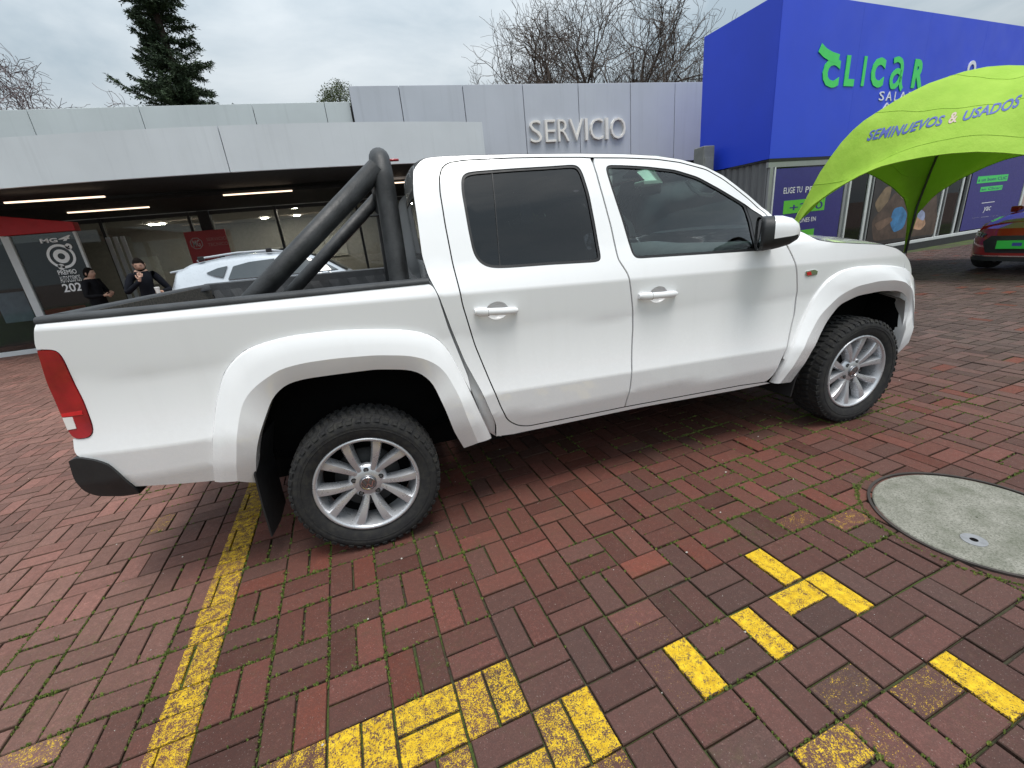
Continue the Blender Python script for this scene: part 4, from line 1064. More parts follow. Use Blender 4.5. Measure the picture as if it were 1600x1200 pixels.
# ------------------------------------------------------------------ service building with canopy
def panel_grey(name, col):
    t = NT(name)
    st = t.noise(7, 5, .65, mapping=(1, 1, .035))                       # rain streaks running down the cladding
    c = t.ramp(t.noise(.9, 4), [(.3, tuple(x * .94 for x in col)), (.7, tuple(min(1, x * 1.05) for x in col))])
    c = t.mix(t.val(st, .54, .72, 0, .22), c, tuple(x * .62 for x in col))
    t.set(Base_Color=c, Roughness=.5); return t.m
M['panel'] = panel_grey('grey_cladding', (.50, .53, .585))
M['fascia'] = panel_grey('pale_fascia', (.60, .64, .67))
M['parapet'] = panel_grey('pale_parapet', (.56, .61, .62))
M['soffit'] = simple('black_soffit', (.008, .008, .009), .8, var=.2)
M['darkwall'] = simple('dark_wall', (.03, .03, .032), .8)
M['letter'] = simple('cream_letter', (.84, .81, .76), .4, var=.03)
SB = thing('service_building', 'long grey clad service building with a deep canopy and a glazed showroom', 'building', (0, 0, 0))
seams = [.30] + [float(at_y((p, 131), 8.75)[0]) for p in (622, 722, 816, 903, 985)] + [8.75, 10.2, 11.7]
for a, b in zip(seams, seams[1:]):
    m = MB(); m.box((a + .008, 8.75, 2.97), (b - .008, 8.81, 4.9)); m.build('wall_panel', M['panel'], SB, bevel=.006)
m = MB(); m.box((.30, 8.815, 2.95), (11.7, 11.6, 4.88)); m.box((-9.4, 9.05, 2.99), (.295, 11.6, 4.60)); m.build('upper_wall', M['darkwall'], SB)
ps = [-9.4, -7.6, -5.75, -3.86, -1.75, -.28, .27]
for a, b in zip(ps, ps[1:]):
    m = MB()
    ya, yb = 8.9 + .006 * (a + 1) ** 2 * .6, 8.9 + .006 * (b + 1) ** 2 * .6
    m.add([(a + .006, ya, 3.6), (b - .006, yb, 3.6), (b - .006, yb + .05, 3.6), (a + .006, ya + .05, 3.6), (a + .006, ya, 4.64), (b - .006, yb, 4.64), (b - .006, yb + .05, 4.64), (a + .006, ya + .05, 4.64)],
          [(0, 3, 2, 1), (4, 5, 6, 7), (0, 1, 5, 4), (1, 2, 6, 5), (2, 3, 7, 6), (3, 0, 4, 7)])
    m.build('parapet_panel', M['parapet'], SB, bevel=.005)
def can_y(x): return 6.80 + .02 * (x + 1.3) ** 2
cs_ = [-10.5, -6.3, -2.03, 2.86]
for a, b in zip(cs_, cs_[1:]):
    m = MB(); xs = np.linspace(a + .007, b - .007, 14)
    m.grid([[(x, can_y(x), 3.0), (x, can_y(x), 3.74), (x, can_y(x) + .07, 3.74), (x, can_y(x) + .07, 3.0)] for x in xs], True)
    m.add([(xs[0], can_y(xs[0]), 3.0), (xs[0], can_y(xs[0]), 3.74), (xs[0], can_y(xs[0]) + .07, 3.74), (xs[0], can_y(xs[0]) + .07, 3.0)], [(0, 1, 2, 3)])
    m.add([(xs[-1], can_y(xs[-1]), 3.0), (xs[-1], can_y(xs[-1]), 3.74), (xs[-1], can_y(xs[-1]) + .07, 3.74), (xs[-1], can_y(xs[-1]) + .07, 3.0)], [(0, 1, 2, 3)])
    m.build('canopy_fascia', M['fascia'], SB, auto=40)
m = MB(); xs = np.linspace(-10.5, 2.85, 30)
m.grid([[(x, can_y(x) + .072, 3.02), (x, 8.88, 3.02)] for x in xs]); m.grid([[(x, can_y(x) + .072, 3.70), (x, 8.88, 3.72)] for x in xs]); m.add([(2.83, can_y(2.83), 3.02), (2.83, 8.75, 3.02), (2.83, 8.75, 3.7), (2.83, can_y(2.83), 3.7)], [(0, 1, 2, 3)])
m.build('canopy_slab', M['soffit'], SB)
m = MB(); m.box((-10.5, 8.885, 2.90), (11.7, 11.72, 2.965)); m.build('soffit', M['soffit'], SB)
M['led'] = emit('warm_led_strip', (1.0, .76, .55), 1.1)
for (p0, p1) in (((15, 318), (158, 306)), ((110, 333), (230, 323)), ((346, 304), (458, 299)), ((600, 287), (634, 284.5))):
    a = at_z(p0, 2.885); b = at_z(p1, 2.885); yy = (a[1] + b[1]) / 2
    m = MB(); m.box((a[0], yy - .02, 2.872), (b[0], yy + .02, 2.898)); m.build('led_strip', M['led'], SB)
# SERVICIO letters
lp = [at_y((828, 224), 8.74), at_y((977, 219), 8.74)]
base_z = 3.60; widths = {'S': .29, 'E': .25, 'R': .29, 'V': .33, 'I': .07, 'C': .33, 'O': .42}
word = 'SERVICIO'; gap = .075; tot = sum(widths[c] for c in word) + gap * 7; k_ = (lp[1][0] - lp[0][0]) / tot; xx = lp[0][0]
for c, xa, xb2 in zip(word, (828, 852, 872, 890, 914, 922, 946, 954), (846, 868, 889, 911, 918, 942, 950, 977)):
    xa, xb2 = float(at_y((xa, 205), 8.71)[0]), float(at_y((xb2, 205), 8.71)[0]); m = fit_text(c, xb2 - xa, .50, extrude=.035, bold=-.012)
    m.move(plane_M((xa, 8.715, base_z), (1, 0, 0), (0, 0, 1))); m.build('letter', M['letter'], SB)
m = MB(); m.box((9.45, 8.9, 0), (13.5, 11.7, 2.89)); m.build('end_wall', M['darkwall'], SB)
# showroom front under the canopy
FY = 11.9
for a, b in zip([-9.8, -6.6, -4.55, -2.35, -.1, 2.2, 4.6, 7.0], [-6.6, -4.55, -2.35, -.1, 2.2, 4.6, 7.0, 9.4]):
    m = MB(); m.box((a + .02, FY, .06), (b - .02, FY + .012, 2.86)); m.build('window_pane', M['pane'], SB)
    m = MB(); m.box((b - .035, FY - .05, 0), (b + .035, FY + .06, 2.9)); m.build('mullion', M['rubber'], SB)
m = MB(); m.box((-4.30, FY - .12, 0), (-4.02, FY + .12, 2.9)); m.build('column', M['darkwall'], SB)
m = MB(); m.box((-9.8, FY - .03, 2.80), (9.4, FY + .05, 2.895)); m.build('head_rail', M['rubber'], SB)
for px in (162, 174, 186):
    q = at_z((px, 362), 2.35); x = CAM[0] + (q[0] - CAM[0]) * (FY - .2 - CAM[1]) / (q[1] - CAM[1])
    m = MB(); m.box((x - .045, FY - .16, 0), (x + .045, FY - .10, 2.42)); m.build('door_frame', M['alu'], SB, bevel=.008)
# inside the showroom
m = MB(); m.box((-10.4, 17.0, 0), (9.8, 17.2, 2.9)); m.box((-10.4, FY + .1, 0), (-10.2, 17, 2.9)); m.box((9.6, FY + .1, 0), (9.8, 17, 2.9)); m.build('inner_wall', simple('showroom_wall', (.30, .29, .27), .8), SB)
m = MB(); m.box((-10.4, FY + .05, -.005), (9.8, 17.0, .01)); m.build('inner_floor', simple('showroom_floor', (.22, .21, .20), .25), SB)
m = MB(); m.box((-10.4, FY + .08, 2.90), (9.8, 17.2, 2.96)); m.build('inner_ceiling', simple('showroom_ceiling', (.35, .34, .32), .8), SB)
M['lamp'] = emit('ceiling_lamp', (1., .86, .70), 100)
for px, py in ((375, 331.5), (414, 342), (460, 326), (464, 338), (540, 320), (524, 333), (254, 396), (267, 395.5)):
    q = at_z((px, py), 2.86)
    if q[1] > 16.5 or q[1] < 12.2: q = CAM + (q - CAM) * (14.6 - CAM[1]) / (q[1] - CAM[1])
    m = MB(); m.tube([(q[0], q[1], 2.875), (q[0], q[1], 2.892)], .11, 16); m.build('downlight', M['lamp'], SB)
M['board'] = simple('pale_board', (.42, .42, .40), .7)
for x0, x1, z0, z1 in ((-2.6, -1.75, 1.35, 2.1), (-1.7, -.9, 1.35, 2.15), (-3.9, -3.4, 1.2, 1.9), (2.2, 3.4, 1.3, 2.2), (-8.5, -7.6, 1.0, 2.0)):
    m = MB(); m.box((x0, 16.93, z0), (x1, 16.99, z1)); m.build('wall_board', M['board'], SB)

# red service sign in the showroom window
M['signred'] = simple('red_sign', (.42, .015, .022), .4, var=.06)
M['signtext'] = simple('white_print', (.66, .62, .62), .5, var=.05)
M['faint'] = simple('pale_red_print', (.55, .25, .24), .5, var=.05)
sgn_a = at_y((286, 363), FY - .25); sgn_b = at_y((350, 357), FY - .25)
ST = thing('service_sign', 'red service sign board with a round emblem standing behind the parked silver car', 'sign', (float(sgn_a[0]), FY - .25, .02))
wS = float(sgn_b[0] - sgn_a[0])
zt0 = float(sgn_a[2])
m = MB(); m.box((0, 0, .75), (wS, .03, zt0 - .02)); m.build('board', M['signred'], ST, bevel=.004)
for x in (.08, wS - .1): m = MB(); m.box((x, .005, 0), (x + .03, .03, .75)); m.build('post', M['steel'], ST)
m = fit_text('MG', .17, .17, bold=.01); m.move(plane_M((.15, -.003, zt0 - .42), (1, 0, 0), (0, 0, 1))); m.build('lettering', M['signtext'], ST)
m = MB(); m.tube([(.235 + .15 * math.cos(math.pi / 8 + k * math.pi / 4), -.003, zt0 - .335 + .15 * math.sin(math.pi / 8 + k * math.pi / 4)) for k in range(9)], .010, 5, False); m.build('emblem_ring', M['signtext'], ST)
for txt, zz in (('SERVICIO', .30), ('TECNICO', .44)):
    m = fit_text(txt, .50, .085, bold=.003); m.move(plane_M((.50, -.003, zt0 - zz), (1, 0, 0), (0, 0, 1))); m.build('lettering', M['faint'], ST)
for txt, zz in (('Repuestos', .78), ('Taller', .98)):
    m = fit_text(txt, .36, .07); m.move(plane_M((.32, -.003, zt0 - zz), (1, 0, 0), (0, 0, 1))); m.build('lettering', M['faint'], ST)
    m = MB(); m.tube([(.24, -.001, zt0 - zz + .03), (.24, -.004, zt0 - zz + .03)], .025, 12); m.build('bullet', M['signtext'], ST)

# ------------------------------------------------------------------ glazed kiosk with red roof on the left
KY = 9.0
kx1 = float(at_y((128, 385), KY)[0]); kx0 = float(at_y((20, 395), KY)[0])
KS = thing('glass_kiosk', 'glass front with white frames under a sloping red roof at the left edge', 'kiosk', (kx1, KY, 0))
def kb(lo, hi, name, mat, **k):
    m = MB(); m.box((lo[0] - kx1, lo[1] - KY, lo[2]), (hi[0] - kx1, hi[1] - KY, hi[2])); return m.build(name, mat, KS, **k)
kz = 2.40
kb((kx1 - .05, KY - .03, 0), (kx1, KY + .03, kz), 'frame_post', M['alu'], bevel=.006)
kb((kx0 - .07, KY - .045, 0), (kx0 + .07, KY + .03, kz), 'frame_post', M['alu'], bevel=.006)
kb((kx0 - 2.6, KY - .045, 0), (kx0 - 2.5, KY + .03, kz), 'frame_post', M['alu'], bevel=.006)
kb((kx0 - 2.7, KY - .05, 0), (kx1 + .01, KY + .04, .10), 'base_rail', M['alu'], bevel=.006)
kb((kx0 - 2.7, KY - .05, kz), (kx0, KY + .04, kz + .09), 'head_rail', M['alu'], bevel=.006)
kb((kx0 + .07, KY - .006, .10), (kx1 - .05, KY + .006, kz), 'window_pane', M['pane'])
kb((kx0 - 2.5, KY - .006, .10), (kx0 - .07, KY + .006, kz), 'window_pane', M['pane'])
M['kred'] = simple('red_roof_cloth', (.50, .010, .018), .5, var=.08)
ry0 = float(at_y((0, 333), KY - .08)[2]); ry1 = float(at_y((112, 347), KY - .08)[2]); xr0 = float(at_y((0, 345), KY - .08)[0]); rb0 = float(at_y((0, 371), KY - .08)[2]); rb1 = float(at_y((114, 360), KY - .08)[2]); xr1 = float(at_y((113, 352), KY - .08)[0])
sl_t = (ry1 - ry0) / (xr1 - xr0); xl = kx0 - 2.7
def kv(x, y, z): return (x - kx1, y - KY, z)
ztop = lambda x: ry1 + sl_t * (x - xr1)
zbot = lambda x: kz + .0 + .012
xl = max(xl, xr0 - 1.2); ztl = min(ztop(xl), 3.0)
m = MB(); m.add([kv(xl, KY - .08, zbot(xl)), kv(kx1 + .04, KY - .08, zbot(0)), kv(kx1 + .04, KY - .08, max(ztop(kx1), zbot(0) + .1)), kv(xl, KY - .08, ztl),
                 kv(xl, KY + .12, zbot(xl)), kv(kx1 + .04, KY + .12, zbot(0)), kv(kx1 + .04, KY + .12, max(ztop(kx1), zbot(0) + .1)), kv(xl, KY + .12, ztl)],
                [(0, 1, 2, 3), (4, 7, 6, 5), (0, 4, 5, 1), (1, 5, 6, 2), (2, 6, 7, 3), (3, 7, 4, 0)]); m.build('roof', M['kred'], KS, bevel=.01)
kb((kx0 - 2.7, KY + 2.0, 0), (kx1 - 1.1, KY + 2.05, kz), 'back_wall', M['darkwall'])
# window print
M['wprint'] = simple('white_window_print', (.88, .89, .90), .5, var=.02)
def kprint(px0, px1, txt, bold=.012, shear=0.):
    a = at_y(px0, KY - .012); b = at_y(px1, KY - .012)
    m = fit_text(txt, float(b[0] - a[0]), float(b[2] - a[2]), bold=bold, shear=shear); m.move(plane_M((float(a[0]) - kx1, -.012, float(a[2])), (1, 0, 0), (0, 0, 1))); m.build('lettering', M['wprint'], KS)
kprint((64, 380.5), (88, 371.5), 'MG', .03); kprint((92, 377), (110, 367), '4', .03, .4)
kprint((92, 430), (118, 420), 'PREMIO', .02); kprint((96, 442), (124, 429), 'AUTOCOSMOS', .0); kprint((101, 457), (134, 440), '2023', .02)
cR = at_y((96, 400.5), KY - .012); rr = float(abs(at_y((117, 398), KY - .012)[0] - cR[0]))
def kring(c, r, w_):
    m = MB(); m.grid([[(float(c[0]) - kx1 + q * math.cos(2 * math.pi * k / 40), -.012, float(c[2]) + q * math.sin(2 * math.pi * k / 40)) for k in range(41)] for q in (r - w_, r + w_)]); m.build('print_ring', M['wprint'], KS)
kring(cR, rr * .92, rr * .10); kring(cR, rr * .42, rr * .16)
for px in ((107, 385), (96, 417)):
    kring(at_y(px, KY - .014), rr * .16, rr * .09)
# furniture behind the kiosk glass
m = MB(); m.box((-1.55, .55, .45), (-.95, 1.1, .85)); m.box((-1.5, .5, .02), (-1.0, .55, .45)); m.build('red_desk', M['kred'], KS, bevel=.02)
kb((kx1 - 1.1, KY + .8, .06), (kx1 - .5, KY + 1.4, .75), 'counter', M['board'], bevel=.02)
kb((kx1 - 2.9, KY + 1.6, .6), (kx1 - 2.3, KY + 1.9, 1.3), 'poster_board', simple('pale_blue_board', (.30, .38, .48), .6), bevel=.01)

# ------------------------------------------------------------------ blue used-car building on the right
B0, B1 = np.array([8.45, 5.15]), np.array([19.2, 6.38]); bd_ = (B1 - B0) / np.linalg.norm(B1 - B0); bn_ = np.array([bd_[1], -bd_[0]])    # bn_ towards the camera
def wall_hit(p):
    o, d = ray(p); t_ = ((B0 - o[:2]) @ bn_) / (d[:2] @ bn_); q = o + t_ * d
    return float((q[:2] - B0) @ bd_), float(q[2])
BB = thing('blue_building', 'blue box-like used car office with green lettering and poster windows', 'building', (B0[0], B0[1], 0), math.atan2(bd_[1], bd_[0]))
# local: x along the front, y into the building
LB = float(np.linalg.norm(B1 - B0))
bl = simple('blue_sign_panel', (.018, .060, .66), .42, var=.07, scale=.8)
M['blue'] = bl
BT = 5.28
back = [(0, 0), (LB, 0), (LB, 2.4), (.06, 1.95)]
bk = MB(); bk.prism([(0, .008), (LB, .008), (LB, 2.4), (.06, 1.95)], 'z', 2.42, BT); bk.build('blue_box', bl, BB)
for a, b in ((0, 2.44), (2.44, 4.88), (4.88, 7.32), (7.32, 9.76), (9.76, LB)):
    m = MB(); m.box((a + .0015, -.012, 2.42), (b - .0015, .006, BT)); m.build('front_panel', bl, BB)
m = MB(); m.box((-.012, -.014, 2.36), (LB, .02, 2.416)); m.build('drip_edge', M['rubber'], BB)
t = NT('grey_corrugated_cladding'); t.set(Base_Color=t.ramp(t.noise(4, 5, .6, mapping=(1, 1, .1)), [(.3, (.115, .12, .125)), (.7, (.19, .195, .20))]), Roughness=.55)
m = MB(); n_ = 44; pts = []
for k in range(n_ + 1):
    y = .05 + 1.86 * k / n_; pts.append((.05 + .0 + (.03 if (k // 2) % 2 else 0), y))
m.grid([[(x, y, .05), (x, y, 2.40)] for x, y in pts]); m.build('corrugated_side', t.m, BB)
m = MB(); m.box((.10, 1.0, 0), (LB, 2.2, 2.40)); m.build('inner_wall', M['darkwall'], BB)
m = MB(); m.box((.02, .03, -.01), (LB, 1.0, .05)); m.box((.02, .03, 2.38), (LB, 1.0, 2.415)); m.build('floor_and_ceiling', M['darkwall'], BB)
m = MB(); m.box((-.0, -.03, -.01), (LB, .05, .16)); m.build('plinth', M['darkwall'], BB)
m = MB(); m.box((-.005, -.02, .17), (LB, .05, .25)); m.build('sill_rail', M['alu'], BB, bevel=.006)
m = MB(); m.box((.0, -.008, 2.25), (LB, .05, 2.355)); m.build('head_rail', M['alu_grey'], BB)
sx = lambda px: wall_hit((px, 330))[0]
posts = [(1197, 'alu_grey', .10), (1204, 'alu', .04), (1314, 'alu_grey', .09), (1321, 'alu', .06), (1350, 'alu', .09), (1357, 'alu_grey', .05), (1466, 'alu', .07), (1472, 'alu_grey', .05), (1494, 'alu', .07), (1503, 'alu_grey', .05), (1589, 'alu', .12)]
for px, mt, w_ in posts:
    x = max(.0, sx(px)); m = MB(); m.box((x, -.015 if mt == 'alu' else -.010, .251), (x + w_, .05, 2.249)); m.build('frame_post', M[mt], BB, bevel=.005)
for a, b in ((1204, 1314), (1321, 1350), (1357, 1466), (1472, 1494), (1503, 1589)):
    m = MB(); m.box((sx(a) + .03, .012, .252), (sx(b), .02, 2.248)); m.build('window_pane', M['pane'], BB)
m = MB(); m.box((sx(1589) + .12, .012, .252), (LB, .02, 2.248)); m.build('window_pane', M['pane'], BB)
M['poster_blue'] = simple('blue_poster', (.040, .034, .20), .5, var=.06)
M['lime'] = simple('lime_print', (.12, .52, .05), .5, var=.06)
M['signgreen'] = simple('green_sign_letter', (.055, .62, .13), .4, var=.04)
M['signwhite'] = simple('white_sign_letter', (.74, .76, .84), .4, var=.03)
def poster(px0, px1, mat, z0=.28, z1=2.22):
    a, b = sx(px0), sx(px1); m = MB(); m.box((a, .002, z0), (b, .0075, z1)); return m.build('poster', mat, BB), a, b
po1, a1, b1 = poster(1207, 1313, M['poster_blue'])
def wtext(parent, px0, px1, txt, mat, y=-.002, **k):
    """flat print between two seen corners (lower left, upper right) on the front"""
    a = wall_hit(px0); b = wall_hit(px1); m = fit_text(txt, b[0] - a[0], abs(b[1] - a[1]), **k)
    m.move(plane_M((a[0], y, a[1]), (1, 0, 0), (0, 0, 1))); o = m.build('lettering', mat, BB); o.parent = parent; return o
def wrect(parent, px0, px1, mat, y, name='print_block'):
    a = wall_hit(px0); b = wall_hit(px1); m = MB(); m.box((a[0], y, a[1]), (b[0], y + .002, b[1])); o = m.build(name, mat, BB); o.parent = parent; return o
M['pwhite'] = simple('white_poster_print', (.72, .72, .76), .5, var=.03)
wtext(po1, (1224, 303), (1254, 291), 'ELIGE TU', M['pwhite'], y=-.001, bold=.01)
wtext(po1, (1258, 301), (1290, 289), 'PROX', M['pwhite'], y=-.001, bold=.01)
wrect(po1, (1223, 335), (1290, 308), M['lime'], -.001)
wtext(po1, (1233, 331), (1286, 314), '+300', M['poster_blue'], y=-.0025, bold=.01)
wtext(po1, (1233, 350), (1275, 338), 'OPCIONES EN', M['pwhite'], y=-.001, bold=.01)
wrect(po1, (1236, 378), (1272, 357), M['lime'], -.001)
M['pdark'] = simple('dark_poster', (.030, .026, .026), .4, var=.3, scale=3)
po2, _, _ = poster(1361, 1464, M['pdark'])
def pshape(pts, col, y):
    P = rounded_loop(np.array([wall_hit(p) for p in pts]), 14, .03); W, T_, L = tri_region(P, [], .15); m = MB(); m.add([(a_, y, b_) for a_, b_ in W], T_); o = m.build('poster_print', simple('poster_tone', col, .45, var=.35, scale=5), BB, fix=False); o.parent = po2
pshape([(1362, 345), (1400, 300), (1436, 285), (1464, 300), (1464, 365), (1364, 377)], (.085, .055, .042), .0012)
pshape([(1366, 318), (1384, 292), (1394, 290), (1390, 312), (1372, 334)], (.20, .14, .085), .0002)
pshape([(1404, 292), (1418, 288), (1424, 300), (1417, 312), (1407, 310)], (.30, .22, .16), -.0004)
pshape([(1390, 348), (1396, 326), (1410, 322), (1418, 334), (1412, 356), (1396, 364)], (.05, .19, .40), -.0008)
pshape([(1420, 356), (1430, 336), (1441, 332), (1447, 350), (1438, 360)], (.46, .27, .17), -.0012)
pshape([(1430, 336), (1438, 326), (1446, 332), (1444, 346), (1436, 342)], (.30, .34, .50), -.0016)
pshape([(1365, 350), (1392, 338), (1396, 344), (1372, 362)], (.16, .10, .07), -.0010)
po3, _, _ = poster(1507, 1588, M['poster_blue'])
wrect(po3, (1526, 287), (1576, 272), M['signgreen'], -.001); wtext(po3, (1528, 284), (1574, 275), 'a un buen CLIC', M['poster_blue'], y=-.0025, bold=.01)
wrect(po3, (1531, 300), (1567, 289), M['signgreen'], -.001); wtext(po3, (1533, 298), (1565, 291), 'en Clicar!', M['poster_blue'], y=-.0025, bold=.01)
wtext(po3, (1535, 333), (1549, 322), 'yac', M['pwhite'], y=-.001, bold=.005, shear=.2)
for a, b in (((1534, 317), (1554, 315.5)), ((1519, 341), (1530, 339.5)), ((1533, 339.5), (1545, 338)), ((1548, 338), (1560, 336.3))): wrect(po3, a, b, M['pwhite'], -.001)
# green brand lettering: each letter its own piece
def brand(ch, px0, px1, mat=M['signgreen'], bold=.05, ex=.006):
    a = wall_hit(px0); b = wall_hit(px1); m = fit_text(ch, b[0] - a[0], b[1] - a[1], bold=bold, extrude=ex)
    m.move(plane_M((a[0], -.020, a[1]), (1, 0, 0), (0, 0, 1))); return m.build('letter', mat, BB)
brand('C', (1281, 137), (1313, 92)); brand('L', (1316, 135), (1338, 88)); brand('I', (1343, 135), (1354, 88.5)); brand('C', (1356, 137), (1384, 91)); brand('R', (1421, 138), (1446, 94))
# the rounded a with its tail
a = wall_hit((1386, 138)); b = wall_hit((1412, 92)); w_, h_ = b[0] - a[0], b[1] - a[1]
def stroke(pts, th):
    m = MB(); P = resample_n(smooth_poly(resample(np.array(pts), .03, False), 4, False), 40); tv = np.gradient(P, axis=0); tv /= np.linalg.norm(tv, axis=1)[:, None]; N_ = np.c_[-tv[:, 1], tv[:, 0]]
    L, R_ = P + N_ * th / 2, P - N_ * th / 2
    m.grid([[(l[0], -.027, l[1]), (r[0], -.027, r[1]), (r[0], -.018, r[1]), (l[0], -.018, l[1])] for l, r in zip(L, R_)], True)
    for k in (0, -1): m.add([(L[k][0], -.027, L[k][1]), (R_[k][0], -.027, R_[k][1]), (R_[k][0], -.018, R_[k][1]), (L[k][0], -.018, L[k][1])], [(0, 1, 2, 3)])
    return m
A_ = lambda u, v: (a[0] + w_ * u, a[1] + h_ * v)
th = h_ * .185
m = stroke([A_(.12, .90), A_(.45, .97), A_(.80, .90), A_(.92, .68), A_(.90, .30), A_(1.02, .05), A_(1.16, -.03)], th)
m2 = stroke([A_(.88, .52), A_(.55, .60), A_(.20, .46), A_(.10, .25), A_(.26, .06), A_(.55, .06), A_(.80, .22), A_(.90, .42)], th); m.add(m2.v, m2.f); m.build('letter', M['signgreen'], BB)
c1, c2 = wall_hit((1277, 78)), wall_hit((1300, 98))
m = stroke([wall_hit((1280, 75)), wall_hit((1287, 83)), wall_hit((1297, 89)), wall_hit((1309, 93))], .17); m.build('letter_stem', M['signgreen'], BB)
for ch, x0, x1 in (('S', 1371, 1381), ('A', 1382, 1393), ('L', 1395, 1402), ('A', 1403, 1415), ('Z', 1416, 1425), ('A', 1426, 1438), ('R', 1440, 1450)):
    dy = (x0 - 1371) * .02
    brand(ch, (x0, 157.5 + dy), (x1, 143.5 + dy), M['signwhite'], .0, .006)
brand('A', (1377, 171), (1391, 161), M['signwhite'], .0, .006); brand('I', (1394, 171), (1396, 162), M['signwhite'], .0, .006)
q = wall_hit((1516, 109)); m = MB(); m.grid([[(q[0] + r_ * math.cos(2 * math.pi * k / 30), yy, q[1] + r_ * math.sin(2 * math.pi * k / 30)) for k in range(31)] for r_, yy in ((.11, -.03), (.19, -.03), (.19, -.015), (.11, -.015), (.11, -.03))]); m.build('sign_ring', M['signwhite'], BB)
# grey post between the two buildings
PK = thing('grey_utility_cabinet', 'narrow grey utility cabinet on the wall beside the blue building', 'cabinet', (8.14, 6.4, 0))
m = MB(); m.box((-.30, 0, 0), (.0, .35, 2.94)); m.build('housing', simple('grey_cabinet', (.20, .21, .20), .6), PK, bevel=.02)
m = MB(); m.box((-.27, -.012, .3), (-.03, 0, 2.7)); m.build('door', simple('grey_cabinet_door', (.22, .23, .22), .55), PK, bevel=.006)
# ------------------------------------------------------------------ green arched tent
TA, TB_, TP = np.array([7.83, 3.96]), np.array([11.9, 4.45]), np.array([10.9, 2.30])
TC, TD = 2 * TP - TB_, 2 * TP - TA
_RV = ([0, .023, .08, .135, .22, .28, .345, .44, .54, .66, .755, .83, .9, 1.0], [0, 1.11, 1.60, 2.04, 2.48, 2.68, 2.816, 3.0, 3.136, 3.22, 3.24, 3.22, 3.18, 3.12])
_AU = ([0, .02, .072, .15, .23, .284, .34, .41, .475, .54, .60, .66, .78, .90, .97, 1.0], [0, 1.0, 1.37, 1.63, 1.81, 1.90, 1.935, 1.955, 1.95, 1.92, 1.86, 1.78, 1.60, 1.35, 1.0, 0])
from functools import lru_cache
TENT = thing('arched_tent', 'lime green arched promotional tent with blue lettering in front of the blue building', 'tent', (TP[0], TP[1], 0))
PZ = float(np.interp(95, [0, 1], [0, 1]) * 0) + 3.50
def tent_pt(A, C, u, v, off=0.):
    Q = A + (C - A) * u; zb = float(np.interp(u, *_AU)); rz = float(np.interp(v, *_RV))
    f = rz / 3.28
    h = Q + (TP - Q) * v; near = max(rz, zb + (3.12 - zb) * min(1, v * .8)); zm = zb + (3.12 - zb) * math.sin(v * math.pi / 2) ** .9
    w = min(1, min(u, 1 - u) / .5); w = w * w * (3 - 2 * w); z = near * (1 - w) + zm * w
    z += .012 * math.sin(38 * u + 9 * v) * math.sin(v * 3.1) * (1 - v) + .010 * math.sin(17 * u * (1 + v))* (1 - v) * v
    cen = (A + C) / 2 - TP; cen = cen / np.linalg.norm(cen); bulge = .10 * math.sin(math.pi * v) * math.sin(math.pi * u)
    h = h + cen * (bulge + off)
    return (h[0] - TP[0], h[1] - TP[1], z + off * .7)
t = NT('lime_tent_cloth')
t.set(Base_Color=t.ramp(t.noise(3, 4, .6), [(.3, (.34, .57, .06)), (.7, (.41, .64, .08))]), Roughness=.65)
t.b.inputs['Specular IOR Level'].default_value = .2
t.bump(t.noise(5, 4, .6, mapping=(1, 1, .5)), .35, .05)
tr_ = t.n('ShaderNodeBsdfTranslucent', Color=(.16, .42, .01, 1)); mx = t.n('ShaderNodeMixShader'); mx.inputs[0].default_value = .22
o_ = [x for x in t.t.nodes if x.type == 'OUTPUT_MATERIAL'][0]; t.l(t.b.outputs[0], mx.inputs[1]); t.l(tr_.outputs[0], mx.inputs[2]); t.l(mx.outputs[0], o_.inputs['Surface'])
M['tent'] = t.m
M['tent_seam'] = simple('tent_seam_thread', (.30, .50, .045), .8)
for A, C in ((TA, TC), (TA, TB_), (TB_, TD), (TC, TD)):
    m = MB(); m.grid([[tent_pt(A, C, u, v) for u in np.linspace(0, 1, 49)] for v in np.linspace(0, 1, 25)]); m.build('canopy_panel', M['tent'], TENT, smooth=True, fix=False)
    m = MB(); m.tube([tent_pt(A, C, u, 0) for u in np.linspace(0, 1, 49)], .010, 5); m.build('hem', M['tent'], TENT, smooth=True)
for A in (TA, TB_, TC, TD):
    m = MB(); m.tube([Vector((A[0] - TP[0], A[1] - TP[1], 0)) * .99 + Vector((0, 0, .01))] + [tuple(np.array(tent_pt(A, A, 0, v)) * np.array([.985, .985, 1]) - np.array([0, 0, .03])) for v in np.linspace(.03, .97, 24)], .022, 8); m.build('pole', M['steel'], TENT, smooth=True)
    m = MB(); m.tube([(A[0] - TP[0], A[1] - TP[1], 0), (A[0] - TP[0], A[1] - TP[1], .03)], .12, 16); m.build('foot', M['steel'], TENT, smooth=False)
for A, C in ((TA, TC), (TA, TB_)):
    for v_ in (.10, .34, .62):
        m = MB(); m.tube([tent_pt(A, C, u, v_, .002) for u in np.linspace(.0, 1, 41)], .0032, 5); m.build('seam', M['tent_seam'], TENT, smooth=True)
M['tent_print'] = simple('blue_tent_print', (.055, .085, .36), .6, var=.06)
M['tent_amp'] = simple('grey_pink_print', (.50, .38, .34), .6, var=.06)
